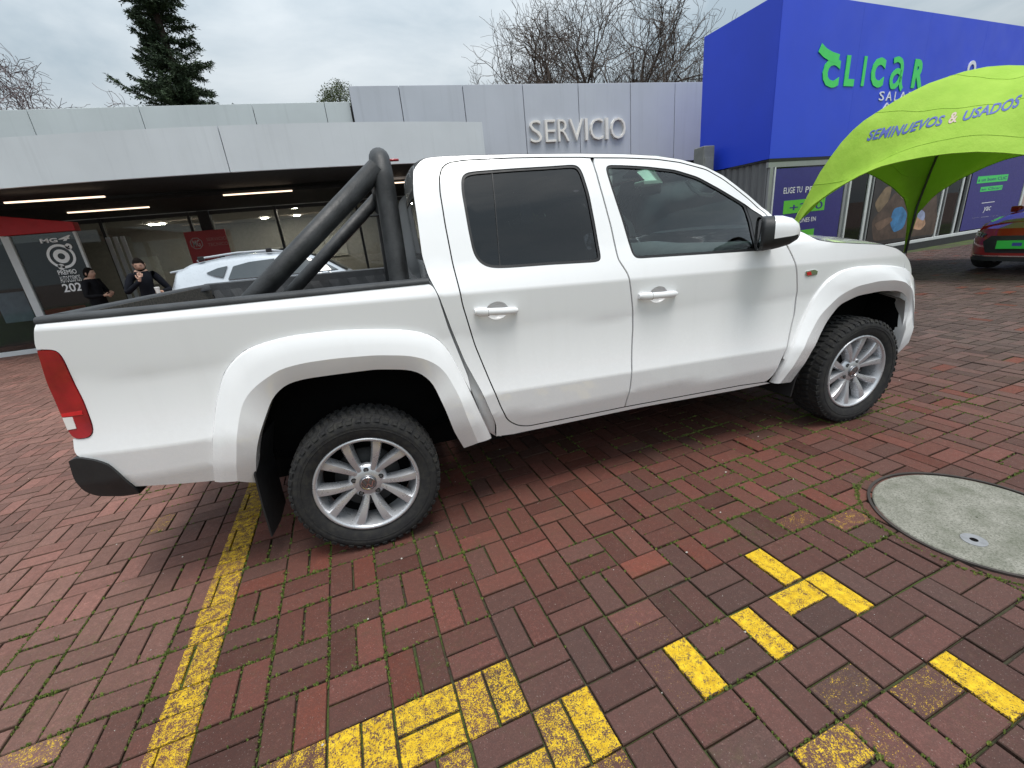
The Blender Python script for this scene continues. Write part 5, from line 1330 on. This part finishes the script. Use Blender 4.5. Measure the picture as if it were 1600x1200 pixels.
def tent_inv(px):
    """(u, v) on the text panel whose projection is nearest the pixel"""
    best = None; u, v = .45, .35
    rng_u = (0, 1); rng_v = (0, 1)
    for it in range(4):
        us = np.linspace(*rng_u, 21); vs_ = np.linspace(*rng_v, 21); P = np.array([np.array(tent_pt(TA, TC, a, b)) + [TP[0], TP[1], 0] for a in us for b in vs_])
        d = np.hypot(*(proj(P)[:, :2] - px).T); k = int(np.argmin(d)); u, v = us[k // 21], vs_[k % 21]
        ru, rv = (rng_u[1] - rng_u[0]) / 10, (rng_v[1] - rng_v[0]) / 10; rng_u = (max(0, u - ru), min(1, u + ru)); rng_v = (max(0, v - rv), min(1, v + rv))
    return np.array([u, v])
def tent_text(txt, bl_, br, tl, tr2, mat):
    m = fit_text(txt, 1., 1., bold=.022, shear=.25); c = [tent_inv(np.array(p)) for p in (bl_, br, tl, tr2)]
    bm = bmesh.new(); vv = [bm.verts.new(p) for p in m.v]
    for f in m.f:
        try: bm.faces.new([vv[i] for i in f])
        except ValueError: pass
    bmesh.ops.triangulate(bm, faces=bm.faces); bmesh.ops.subdivide_edges(bm, edges=[e for e in bm.edges if e.calc_length() > .02], cuts=1)
    bmesh.ops.triangulate(bm, faces=bm.faces)
    bm.verts.index_update(); out = MB()
    V = []
    for v in bm.verts:
        s_, h = v.co.x, v.co.y; q = (c[0] * (1 - s_) + c[1] * s_) * (1 - h) + (c[2] * (1 - s_) + c[3] * s_) * h
        V.append(tent_pt(TA, TC, float(np.clip(q[0], 0, 1)), float(np.clip(q[1], 0, 1)), .005))
    out.add(V, [tuple(v.index for v in f.verts) for f in bm.faces]); bm.free(); out.build('lettering', mat, TENT, fix=False)
tent_text('SEMINUEVOS', (1354, 221), (1473, 196), (1358, 205), (1478, 180), M['tent_print'])
tent_text('&', (1482, 194), (1496, 190.5), (1484, 177), (1498, 174), M['tent_amp'])
tent_text('USADOS', (1504, 190), (1594, 166), (1507, 174), (1598, 147), M['tent_print'])

# ------------------------------------------------------------------ background cars
def loft_car(T, stations, mat, name='body'):
    """stations: x, z_low, z_belt, z_top, half width, half width at the top"""
    def sec(st):
        x, zl, zb, zt, w, wt = st; top_r = zt - zb
        h = [(0, zl), (w * .90, zl), (w * .98, zl + .10), (w, zl + .22), (w, zl + (zb - zl) * .72), (w * .975, zb - .03), (w * .95, zb)]
        if top_r < .12: h += [(w * .93, zb + top_r * .3), (wt, zb + top_r * .6), (wt * .8, zb + top_r * .85), (wt * .5, zt - .003), (0, zt)]
        else: h += [(w * .92 + (wt - w * .92) * .33, zb + top_r * .33), (wt + .02, zb + top_r * .8), (wt - .05, zt - .03), (wt * .6, zt - .005), (0, zt)]
        return h
    S_ = np.array(stations, float); xs = np.linspace(S_[0, 0], S_[-1, 0], 70)
    xs = np.unique(np.r_[xs, S_[:, 0]])
    def st(x): return [x] + [float(np.interp(x, S_[:, 0], S_[:, k])) for k in range(1, 6)]
    rows_ = []
    for x in xs:
        h = sec(st(x)); rows_.append([(x, y, z) for y, z in h] + [(x, -y, z) for y, z in h[-2:0:-1]])
    m = MB(); m.grid(rows_, True); m.add(rows_[0], [tuple(range(len(rows_[0])))]); m.add(rows_[-1], [tuple(range(len(rows_[0])))])
    o = m.build(name, mat, T, smooth=True, auto=None)
    def Sf(x, z):
        h = np.array(sec(st(x))); return float(np.interp(z, h[2:, 1], h[2:, 0]))
    return o, Sf
def bg_wheel(T, x, y, sg, r=.32):
    o = make_wheel(T, (x, y, r), sg, R=r, rim=.21, spokes=10, emblem=False, detail=False); return o

M['silver'] = simple('silver_blue_paint', (.50, .55, .60), .3, .0, var=.02, coat=.8)
M['carglass'] = simple('dark_car_glass', (.05, .06, .065), .04, 0, var=.05, coat=1.)
SUV = thing('silver_car', 'pale silver hatchback with roof rails parked behind the pickup under the canopy', 'car', (-3.42, 7.05, 0))
suv, SVf = loft_car(SUV, [(0, .42, .95, 1.00, .70, .60), (.06, .36, 1.02, 1.14, .84, .66), (.16, .30, 1.04, 1.40, .88, .62), (.40, .24, 1.05, 1.505, .90, .63), (.9, .22, 1.04, 1.565, .91, .64), (1.5, .22, 1.02, 1.585, .915, .645), (2.0, .22, 1.0, 1.565, .915, .64), (2.45, .22, .99, 1.47, .91, .61), (2.75, .22, .985, 1.31, .905, .60), (3.0, .22, .98, 1.13, .90, .62), (3.12, .22, .965, 1.04, .90, .66), (3.6, .23, .90, .98, .88, .66), (4.1, .27, .80, .90, .83, .60), (4.33, .33, .66, .74, .66, .5)], M['silver'])
sx_ = lambda px, y=6.17: (lambda q: (float(q[0]) + 3.42, float(q[2])))(at_y(px, y))
for nm, pl in (('quarter_window', [(318, 427), (335, 419.5), (350, 416), (346, 434), (330, 431)]), ('rear_side_window', [(360, 416.5), (385, 409.5), (425, 404), (425, 431), (355, 437)]), ('front_side_window', [(429, 403.8), (460, 402), (483, 403), (505, 410), (527, 421), (429, 430.5)])):
    for o in side_panel(nm, np.array([sx_(p) for p in pl]), [], M['carglass'], off=.03, skirt=.035, parent=SUV, Sf=SVf, expand=0): pass
def roof_strip(x0, x1, mat, name, w=.54, dz=.012):
    m = MB(); m.grid([[(x, w * s_, float(np.interp(x, [2.0, 2.45, 2.75, 3.0, 3.08], [1.565, 1.47, 1.31, 1.13, 1.07])) + dz - .02 * s_ * s_) for s_ in np.linspace(-1, 1, 9)] for x in np.linspace(x0, x1, 8)]); m.build(name, mat, SUV, smooth=True)
roof_strip(2.16, 3.04, M['carglass'], 'windscreen')
for sg in (-1, 1):
    m = MB(); m.tube([(.55, sg * .60, 1.53), (.62, sg * .60, 1.575), (1.2, sg * .60, 1.612), (1.8, sg * .60, 1.60), (1.98, sg * .60, 1.56)], .016, 8); m.build('roof_rail', M['silver'], SUV, smooth=True)
    for x, z in ((.62, 1.55), (1.75, 1.585)): m = MB(); m.box((x - .05, sg * .60 - .03, z - .02), (x + .05, sg * .60 + .03, z + .055)); m.build('rack_foot', M['rubber'], SUV, bevel=.01)
    m = MB(); m.box((2.62, min(sg * .88, sg * 1.06), 1.02), (2.74, max(sg * .88, sg * 1.06), 1.13)); m.build('door_mirror', M['silver'], SUV, bevel=.03, seg=3)
    m = MB(); m.box((-.012, sg * .66 - .13, .92), (.10, sg * .66 + .13, 1.02)); m.build('tail_lamp', M['red_lens'], SUV, bevel=.02)
    for x in (.75, 3.45): bg_wheel(SUV, x, sg * .80, sg, .33)
m = MB(); m.box((.05, -.56, 1.405), (.40, .56, 1.44), Matrix.Translation((.4, 0, 1.44)) @ Matrix.Rotation(math.radians(-7), 4, 'Y') @ Matrix.Translation((-.4, 0, -1.44))); m.build('rear_spoiler', M['silver'], SUV, bevel=.012)
m = MB(); m.grid([[(.055 + .10 * k, .60 * s_, 1.10 + .27 * k) for s_ in np.linspace(-1, 1, 7)] for k in np.linspace(0, 1, 4)]); m.build('rear_window', M['carglass'], SUV)

t = NT('deep_red_metallic'); t.set(Base_Color=(.36, .014, .012), Metallic=.3, Roughness=.28, Coat_Weight=1., Coat_Roughness=.03); M['redpaint'] = t.m
RC = thing('red_car', 'dark red hatchback with a green front plate under the green tent', 'car', (10.14, 1.72, 0), math.radians(178))
# local x forward; front at x=0, body runs to -4.3
rcb, RSf = loft_car(RC, [(-4.2, .40, .85, .95, .68, .55), (-4.05, .30, .98, 1.10, .82, .6), (-3.5, .22, 1.0, 1.36, .88, .60), (-2.6, .20, .96, 1.44, .895, .63), (-2.0, .20, .93, 1.40, .895, .62), (-1.55, .20, .92, 1.18, .895, .62), (-1.3, .20, .915, 1.0, .89, .66), (-.9, .20, .86, .95, .885, .68), (-.55, .21, .78, .87, .87, .66), (-.40, .22, .74, .825, .80, .64)], M['redpaint'])
def front_pt(y, z, off=.01):
    """front face of the red car: curved in plan and leaning back"""
    return (-.02 - .52 * (abs(y) / .90) ** 3.2 - max(0, z - .55) * .45 + off, y, z)
def face(name, poly, mat, off=.01, parent=None, step=.06):
    P = resample(np.array(poly), .04); W, T_, L = tri_region(P, [], step); m = MB(); m.add([front_pt(a, b, off) for a, b in W], T_); o = m.build(name, mat, parent or RC, smooth=True); return o
full_face = [(-.86, .26), (.86, .26), (.88, .50), (.84, .66), (.62, .74), (-.62, .74), (-.84, .66), (-.88, .50)]
face('front_bumper', full_face, M['redpaint'], .02)
m = MB(); m.grid([[front_pt(y, .738 - .10 * max(0, abs(y) - .6) / .24, .02) for y in np.linspace(-.84, .84, 21)], [(-.30 - .25 * (abs(y) / .84) ** 3, y, .795 - .05 * (abs(y) / .84) ** 3) for y in np.linspace(-.84, .84, 21)], [(-.60, y, .875 - .10 * (abs(y) / .84) ** 3) for y in np.linspace(-.84, .84, 21)]]); m.build('bonnet_lip', M['redpaint'], RC, smooth=True)
face('grille', [(-.44, .36), (.44, .36), (.52, .54), (.42, .63), (-.42, .63), (-.52, .54)], M['black_plastic'], .03)
face('lower_intake', [(-.72, .225), (.72, .225), (.70, .295), (-.70, .295)], M['black_plastic'], .032)
face('chrome_lip', [(-.74, .300), (.74, .300), (.74, .318), (-.74, .318)], M['chrome'], .036)
for sg in (-1, 1):
    h_ = face('headlamp', [(sg * .50, .655), (sg * .56, .60), (sg * .84, .635), (sg * .87, .70), (sg * .66, .685)], M['carglass'], .034)
    c_ = front_pt(sg * .70, .652, .045); m = MB(); m.tube([(c_[0] - .01, c_[1] + .038 * math.cos(k * math.pi / 8), c_[2] + .024 * math.sin(k * math.pi / 8)) for k in range(17)], .008, 6, False); m.build('lamp_ring', M['lamp_clear'], h_)
    m = MB(); m.box((-1.60, min(sg * .86, sg * 1.02), .93), (-1.48, max(sg * .86, sg * 1.02), 1.04)); m.build('door_mirror', M['redpaint'], RC, bevel=.03, seg=3)
    for x in (-.85, -3.5): bg_wheel(RC, x, sg * .80, sg, .32)
M['plate_green'] = emit('green_plate', (.05, .8, .12), 0.0)
M['plate_green'] = simple('vivid_green_plate', (.05, .62, .08), .4, var=.04)
m = MB(); m.box((.02, -.26, .43), (.06, .26, .56)); pl_ = m.build('front_plate', M['plate_green'], RC, bevel=.003)
m = MB(); m.box((.0605, -.06, .475), (.062, .06, .525)); m.build('plate_print', M['tent_print'], pl_)
m = MB(); m.grid([[(-1.42 - .62 * k, .60 * s_, 1.02 + .36 * k - .02 * s_ * s_ + .012) for s_ in np.linspace(-1, 1, 9)] for k in np.linspace(0, 1, 6)]); m.build('windscreen', M['carglass'], RC, smooth=True)
for o in side_panel('side_window', np.array([(-3.3, 1.04), (-1.75, 1.0), (-2.15, 1.27), (-2.7, 1.33), (-3.2, 1.28)]), [], M['carglass'], off=.02, skirt=.006, parent=RC, Sf=RSf, expand=0): pass

# ------------------------------------------------------------------ two people by the showroom
def skin_mesh(nodes, edges, root):
    me = bpy.data.meshes.new('p'); me.from_pydata([n[0] for n in nodes], edges, []); o = bpy.data.objects.new('p', me); COL.objects.link(o)
    o.modifiers.new('s', 'SKIN'); sv = me.skin_vertices[0].data
    for k, n in enumerate(nodes): sv[k].radius = n[1] if isinstance(n[1], tuple) else (n[1], n[1]); sv[k].use_root = (k == root)
    sb = o.modifiers.new('d', 'SUBSURF'); sb.levels = 2; sb.render_levels = 2
    bpy.context.view_layer.update(); dg = bpy.context.evaluated_depsgraph_get(); ev = o.evaluated_get(dg); mm = ev.to_mesh()
    m = MB(); m.add([tuple(v.co) for v in mm.vertices], [tuple(p.vertices) for p in mm.polygons]); ev.to_mesh_clear(); bpy.data.objects.remove(o); bpy.data.meshes.remove(me); return m
def person(label, loc, yaw, H, arms, head_tilt, head_turn, jacket, hairm, beard=False, group=None):
    """figure facing local +x; arms = {side: (elbow, wrist, finger direction)}"""
    T = thing('person', label, 'person', loc, yaw, group); k = H / 1.75
    J = lambda x, y, z: (x * k, y * k, z * k)
    nodes = [(J(0, 0, .97), (.15 * k, .12 * k)), (J(0, 0, 1.16), (.14 * k, .11 * k)), (J(0, 0, 1.34), (.17 * k, .12 * k)), (J(-.01, 0, 1.46), (.09 * k, .08 * k)), (J(0, 0, 1.54), .055 * k)]
    edges = [(0, 1), (1, 2), (2, 3), (3, 4)]; skin_pts = []
    for sg in (-1, 1):
        o = len(nodes); e, w, fd = arms[sg]
        nodes += [(J(-.01, sg * .17, 1.42), .072 * k), (J(*e), .050 * k), (J(*w), .036 * k)]; edges += [(3, o), (o, o + 1), (o + 1, o + 2)]
        o = len(nodes); nodes += [(J(.0, sg * .10, .90), .095 * k), (J(.015, sg * .11, .50), .062 * k), (J(-.01, sg * .115, .10), .045 * k), (J(.03, sg * .12, .045), .045 * k), (J(.15, sg * .135, .035), .036 * k)]
        edges += [(0, o), (o, o + 1), (o + 1, o + 2), (o + 2, o + 3), (o + 3, o + 4)]
    body = skin_mesh(nodes, edges, 0)
    nb = len(body.f)
    # hands: palm and five fingers, added to the same figure
    hands = MB()
    for sg in (-1, 1):
        e, w, fd = arms[sg]; W_ = Vector(J(*w)); d = (W_ - Vector(J(*e))).normalized(); f = Vector(fd).normalized(); s_ = d.cross(f).normalized() * (1 if sg > 0 else -1)
        s_ = f.cross(Vector((1, 0, 0)) if abs(f.x) < .8 else Vector((0, 0, 1))).normalized()
        hn = [(tuple(W_ - d * .02), .028 * k), (tuple(W_ + f * .05), (.030 * k, .018 * k)), (tuple(W_ + f * .085), (.036 * k, .016 * k))]; he = [(0, 1), (1, 2)]
        nrm = f.cross(s_)
        for q, (off, ln) in enumerate(((-.030, .062), (-.010, .075), (.010, .070), (.029, .055))):
            o = len(hn); b = W_ + f * .082 + s_ * off; hn += [(tuple(b), .0095), (tuple(b + f * ln * .5 + nrm * .006), .0088), (tuple(b + f * ln * .85 + nrm * .022), .0080)]; he += [(2, o), (o, o + 1), (o + 1, o + 2)]
        o = len(hn); b = W_ + f * .035 - s_ * .028; hn += [(tuple(b), .012), (tuple(b + f * .03 - s_ * .022 + nrm * .01), .0105), (tuple(b + f * .055 - s_ * .028 + nrm * .018), .009)]; he += [(1, o), (o, o + 1), (o + 1, o + 2)]
        hm = skin_mesh(hn, he, 0); hands.add(hm.v, hm.f)
    # head with brow, nose, chin, ears
    Mh = Matrix.Translation(J(.02, 0, 1.60)) @ Matrix.Rotation(head_turn, 4, 'Z') @ Matrix.Rotation(head_tilt, 4, 'Y') @ Matrix.Scale(k, 4)
    head = MB(); rows_ = []
    for i in range(17):
        th_ = math.pi * i / 16; z = math.cos(th_) * .125; r = math.sin(th_)
        row = []
        for j in range(24):
            a = 2 * math.pi * j / 24; x = r * .098 * math.cos(a); y = r * .077 * math.sin(a)
            fr = max(0, math.cos(a)) ** 2
            if z < -.02: x -= fr * .012 * (1 if z > -.10 else .2) - (.006 if z < -.07 else 0) * fr; y *= 1 - .30 * (-.02 - z) / .105
            nz = math.exp(-((z + .012) / .020) ** 2) * math.exp(-((a if a < math.pi else a - 2 * math.pi) / .20) ** 2); x += .022 * nz + .010 * math.exp(-((z - .02) / .03) ** 2) * math.exp(-((a if a < math.pi else a - 2 * math.pi) / .16) ** 2)
            ey = math.exp(-((z - .018) / .013) ** 2) * math.exp(-((abs(a if a < math.pi else a - 2 * math.pi) - .42) / .17) ** 2); x -= .008 * ey
            row.append((x + .008, y, z))
        rows_.append(row)
    head.grid(rows_, True)
    for sg in (-1, 1):
        er = [(0.0 + .014 * math.cos(q * math.pi / 5) - .004, sg * (.078 + .010 * (w_)), .0 + .030 * math.sin(q * math.pi / 5)) for w_ in (0, 1) for q in range(10)]
        head.add(er, [tuple(range(10, 20))] + [(q, (q + 1) % 10, 10 + (q + 1) % 10, 10 + q) for q in range(10)])
    head.move(Mh)
    full = MB(); full.add(body.v, body.f); n1 = len(full.f); full.add(hands.v, hands.f); full.add(head.v, head.f)
    o = full.build('body', M['skin'], T, smooth=True)
    for mm in (jacket, M['trouser'], M['shoe']): o.data.materials.append(mm)
    for p in o.data.polygons:
        if p.index < n1:
            z = p.center.z / k
            p.material_index = 0 if (z > 1.50) else (1 if z > .92 else (2 if z > .10 else 3))
    # hair cap, eyes, mouth
    cap = MB(); rows_ = []
    for i in range(9):
        th_ = math.pi * .50 * i / 8
        row = []
        for j in range(24):
            a = 2 * math.pi * j / 24; low = .62 + .80 * max(0, min(1, (.75 - math.cos(a)) / .9))
            tt = th_ * low; q = 1.07
            row.append((math.sin(tt) * .098 * q * math.cos(a) + .002, math.sin(tt) * .079 * q * math.sin(a), math.cos(tt) * .125 * q ))
        rows_.append(row)
    cap.grid(rows_, True).move(Mh); cap.build('hair', hairm, T, smooth=True)
    if beard:
        bd = MB(); bd.grid([[(.098 * .98 * math.cos(a) * (1 - .10 * i) + .006, .080 * math.sin(a) * (1 - .16 * i), -.040 - .026 * i) for a in np.linspace(-1.35, 1.35, 15)] for i in range(4)]).move(Mh); bd.build('beard', hairm, T, smooth=True)
    for sg in (-1, 1):
        ey = MB(); ey.tube([Mh @ Vector((.083, sg * .034, .018)), Mh @ Vector((.0895, sg * .034, .018))], [.011, .004], 8); ey.build('eye', M['eye'], T)
        br = MB(); br.tube([Mh @ Vector((.094, sg * .018, .038)), Mh @ Vector((.088, sg * .048, .038))], .004, 5); br.build('eyebrow', hairm, T)
    mo = MB(); mo.tube([Mh @ Vector((.078, -.020, -.062)), Mh @ Vector((.089, 0, -.062)), Mh @ Vector((.078, .020, -.062))], .0045, 5); mo.build('mouth', M['lip'], T)
    # jacket collar and hem
    co = MB(); co.tube([J(-.01 + .068 * math.cos(q * math.pi / 8), .070 * math.sin(q * math.pi / 8), 1.495 + .012 * -math.cos(q * math.pi / 8)) for q in range(17)], .016 * k, 6, False); co.build('collar', jacket, T, smooth=True)
    return T
M['skin'] = simple('skin', (.50, .30, .22), .5, var=.06)
M['trouser'] = simple('dark_trousers', (.02, .02, .024), .85)
M['shoe'] = simple('black_shoes', (.012, .011, .010), .4)
M['jacket'] = simple('black_jacket', (.008, .008, .010), .9, var=.2, spec=.12)
M['jacket2'] = simple('navy_jacket', (.007, .008, .012), .9, var=.2, spec=.12)
M['hair'] = simple('dark_hair', (.008, .006, .005), .9, var=.3, scale=80, spec=.08)
M['eye'] = simple('dark_eye', (.02, .015, .012), .2)
M['lip'] = simple('lip', (.30, .12, .10), .5)
p1 = at_z((133, 417), 1.655)
person('man in a black jacket seen in profile beside the lettered glass', (float(p1[0]), float(p1[1]), 0), math.radians(-12), 1.66, {-1: ((.04, -.30, 1.14), (.26, -.14, 1.14), (.4, .9, -.1)), 1: ((.04, .30, 1.14), (.26, .12, 1.18), (.4, -.9, 0))}, math.radians(6), math.radians(6), M['jacket'], M['hair'])
p2 = at_z((213, 404), 1.665)
P2T = person('bearded man in a dark jacket bowing his head over his raised hand', (float(p2[0]), float(p2[1]), 0), math.radians(-62), 1.70, {-1: ((.12, -.30, 1.16), (.25, -.08, 1.34), (.1, .25, .95)), 1: ((.06, .31, 1.14), (.28, .16, 1.13), (.8, -.5, .1))}, math.radians(24), math.radians(-12), M['jacket2'], M['hair'], True)
PH = thing('phone', 'small pale paper cup held by the bearded man in the dark jacket', 'cup', (0, 0, 0))
_m = P2T.matrix_basis if False else Matrix.Translation(Vector((float(p2[0]), float(p2[1]), 0))) @ Matrix.Rotation(math.radians(-62), 4, 'Z')
PH.name = 'paper_cup'; PH.location = _m @ Vector((.40, .09, 1.075))
m = MB(); m.grid([[(r * math.cos(2 * math.pi * k / 20), r * math.sin(2 * math.pi * k / 20), z) for k in range(20)] for r, z in ((.002, 0), (.027, 0), (.036, .095), (.033, .095))], True); m.build('cup_wall', simple('white_paper', (.7, .69, .67), .6), PH, smooth=False)
m = MB(); m.grid([[(r * math.cos(2 * math.pi * k / 20), r * math.sin(2 * math.pi * k / 20), z) for k in range(20)] for r, z in ((.038, .092), (.038, .104), (.030, .108), (.002, .108))], True); m.build('cup_lid', simple('white_lid', (.72, .72, .70), .4), PH)

# ------------------------------------------------------------------ trees
def bark(name, col): return simple(name, col, .9, var=.35, scale=6)
def bare_tree(name, label, base, stems, seed, length, r0, depth, mat, spread=.62, up=.25, droop=0., group='bare winter trees behind the buildings'):
    rg = random.Random(seed); T = thing(name, label, 'tree', base, 0, group); trunk = MB(); tw = MB(); cnt = [0]
    def grow(p, d, L, r, lev):
        if cnt[0] > 60000: return
        n = 4 if lev < 3 else 3; pts = [p]; q = Vector(p); dd = Vector(d)
        for i in range(n):
            w = Vector((rg.gauss(0, 1), rg.gauss(0, 1), rg.gauss(0, .8))) * (.12 + .028 * lev)
            dd = (dd + w + Vector((0, 0, up * .3 - droop * lev * .12))).normalized(); q = q + dd * (L / n); pts.append(q.copy())
        r1 = max(.010, r * .76)
        (trunk if lev < 2 else tw).tube(pts, [r + (r1 - r) * i / n for i in range(n + 1)], 6 if lev < 2 else (4 if lev < 4 else 3), cap=False); cnt[0] += n
        if lev >= depth: return
        nc = 2 + (rg.random() < .72) + (lev >= 4 and rg.random() < .6)
        for c in range(nc):
            side_ = dd.orthogonal().normalized(); side_.rotate(Matrix.Rotation(rg.random() * 6.283, 3, dd)); ang = spread * (.55 + .75 * rg.random())
            nd = (dd * math.cos(ang) + side_ * math.sin(ang)).normalized()
            src = pts[-1] if c < 2 else pts[rg.randint(1, n - 1)]
            grow(src, nd, L * rg.uniform(.66, .90), max(.010, r1 * rg.uniform(.62, .90)), lev + 1)
    for (d, L, r) in stems: grow(Vector((0, 0, 0)), Vector(d).normalized(), L, r, 0)
    trunk.build('trunk', mat, T, fix=False); tw.build('crown', mat, T, fix=False); return T
BK = bark('grey_brown_bark', (.075, .056, .045)); BK2 = bark('pinkish_twig_bark', (.12, .085, .085))
bare_tree('bare_tree', 'large bare winter tree with a rounded crown of fine twigs behind the service sign wall', (17.0, 30, 0), [((-.52, 0, 1), 4.2, .30), ((-.24, .1, 1), 4.5, .36), ((.02, 0, 1), 4.8, .42), ((.27, 0, 1), 4.4, .34), ((.54, .1, 1), 4.0, .28)], 21, 4.5, .4, 7, BK, spread=.60, up=.16)
bare_tree('bare_tree', 'lower spreading bare tree leaning over the blue building corner', (23.4, 31.5, 0), [((-.1, 0, 1), 4.0, .30), ((.30, 0, 1), 4.0, .26)], 9, 4, .35, 7, BK, spread=.56, up=.16)
bare_tree('bare_tree', 'slim pale twigged bare tree rising over the roof at the left edge', (-15.6, 26, 0), [((-.1, 0, 1), 3.6, .20), ((.10, .0, 1), 3.5, .17), ((.24, .2, 1), 3.3, .15)], 8, 4, .25, 7, BK2, spread=.55, up=.12, droop=.25)

def conifer():
    rg = random.Random(12); base = (-8.85, 30, 0); T = thing('conifer', 'tall dark green conifer with ragged branches behind the parapet', 'tree', base)
    tr = MB(); tr.tube([(0, 0, 0), (.05, 0, 8), (-.05, 0, 15), (.05, 0, 21.5)], [.38, .28, .16, .03], 8); tr.build('trunk', bark('conifer_bark', (.05, .036, .028)), T, smooth=True)
    wood = MB(); V = []; F = []
    z = 6.5
    while z < 21:
        env = max(.15, 3.9 * (1 - (z - 7) / 14.8) ** .72); nb = 8
        if z > 10: env *= (.70 + .5 * noise.noise(Vector((z * .8, 3, 0))))
        for b in range(nb):
            a = rg.random() * 6.283; L = env * rg.choice((rg.uniform(.45, .85), rg.uniform(.7, 1.02))); up_ = rg.uniform(.05, .85)
            if noise.noise(Vector((math.cos(a) * 1.2, math.sin(a) * 1.2, z * .55))) < -.28: continue
            pts = []
            for i in range(7):
                s_ = i / 6; pts.append(Vector((math.cos(a) * L * s_, math.sin(a) * L * s_, z + up_ * L * s_ - .55 * L * s_ ** 1.6 + .34 * L * s_ ** 3)))
            wood.tube(pts, [.035 * (1 - .85 * i / 6) for i in range(7)], 4, cap=False)
            dirn = Vector((math.cos(a), math.sin(a), 0)); lat = Vector((-math.sin(a), math.cos(a), 0))
            nt = int(22 + L * 34)
            for k in range(nt):
                s_ = rg.random() ** .7; i = min(5, int(s_ * 6)); p = pts[i].lerp(pts[i + 1], s_ * 6 - i)
                sp = rg.choice((-1, 1)); td = (dirn * rg.uniform(.3, 1.0) + lat * sp * rg.uniform(.3, 1.1) + Vector((0, 0, rg.uniform(-.55, .30)))).normalized(); tl = rg.uniform(.22, .62) * (1.1 - .5 * s_)
                sub = 5
                for j in range(sub):
                    c = p + td * tl * (j + rg.random()) / sub; nd = (td + Vector((rg.gauss(0, .6), rg.gauss(0, .6), rg.gauss(0, .5)))).normalized(); ln = rg.uniform(.09, .19); wd = nd.orthogonal().normalized(); wd.rotate(Matrix.Rotation(rg.random() * 6.28, 3, nd)); wd *= rg.uniform(.020, .040)
                    o = len(V); V += [tuple(c - wd), tuple(c + wd), tuple(c + nd * ln)]; F.append((o, o + 1, o + 2))
        z += rg.uniform(.19, .30)
    wood.build('branches', bark('conifer_twig', (.04, .03, .022)), T, fix=False)
    t = NT('conifer_needles'); t.set(Base_Color=t.ramp(t.noise(2.1, 4), [(.3, (.014, .030, .014)), (.7, (.040, .072, .026))]), Roughness=.8)
    m = MB(); m.v = V; m.f = F; m.build('crown', t.m, T, fix=False)
conifer()
def round_tree():
    rg = random.Random(3); T = thing('evergreen_tree', 'small rounded olive green treetop peeking over the roof beside the taller wall', 'tree', (-.15, 25.5, 0))
    tr = MB(); tr.tube([(0, 0, 0), (.1, 0, 5), (0, 0, 8.6)], [.2, .15, .08], 8)
    V = []; F = []
    for k in range(70):
        u = Vector((rg.gauss(0, 1), rg.gauss(0, 1), rg.gauss(0, 1))).normalized(); c = Vector((u.x * 1.05, u.y * 1.05, 8.75 + u.z * 1.15)) * 1; rr_ = rg.uniform(.2, .42)
        tr.tube([(0, 0, 7.8), tuple(c)], [.04, .008], 4, cap=False)
        for q in range(110):
            d = Vector((rg.gauss(0, 1), rg.gauss(0, 1), rg.gauss(0, 1))).normalized(); p = c + d * rr_ * rg.random() ** .4; n1 = d.orthogonal().normalized(); n1.rotate(Matrix.Rotation(rg.random() * 6.28, 3, d)); n2 = (d + Vector((rg.gauss(0, .5), rg.gauss(0, .5), rg.gauss(0, .5)))).normalized()
            o = len(V); s_ = rg.uniform(.03, .06); V += [tuple(p - n1 * s_ * .6), tuple(p + n1 * s_ * .6), tuple(p + n2 * s_ * 1.6)]; F.append((o, o + 1, o + 2))
    tr.build('trunk', bark('evergreen_bark', (.06, .045, .035)), T)
    t = NT('olive_leaves'); t.set(Base_Color=t.ramp(t.noise(3, 4), [(.3, (.030, .050, .012)), (.7, (.085, .11, .028))]), Roughness=.7); m = MB(); m.v = V; m.f = F; m.build('crown', t.m, T, fix=False)
round_tree()
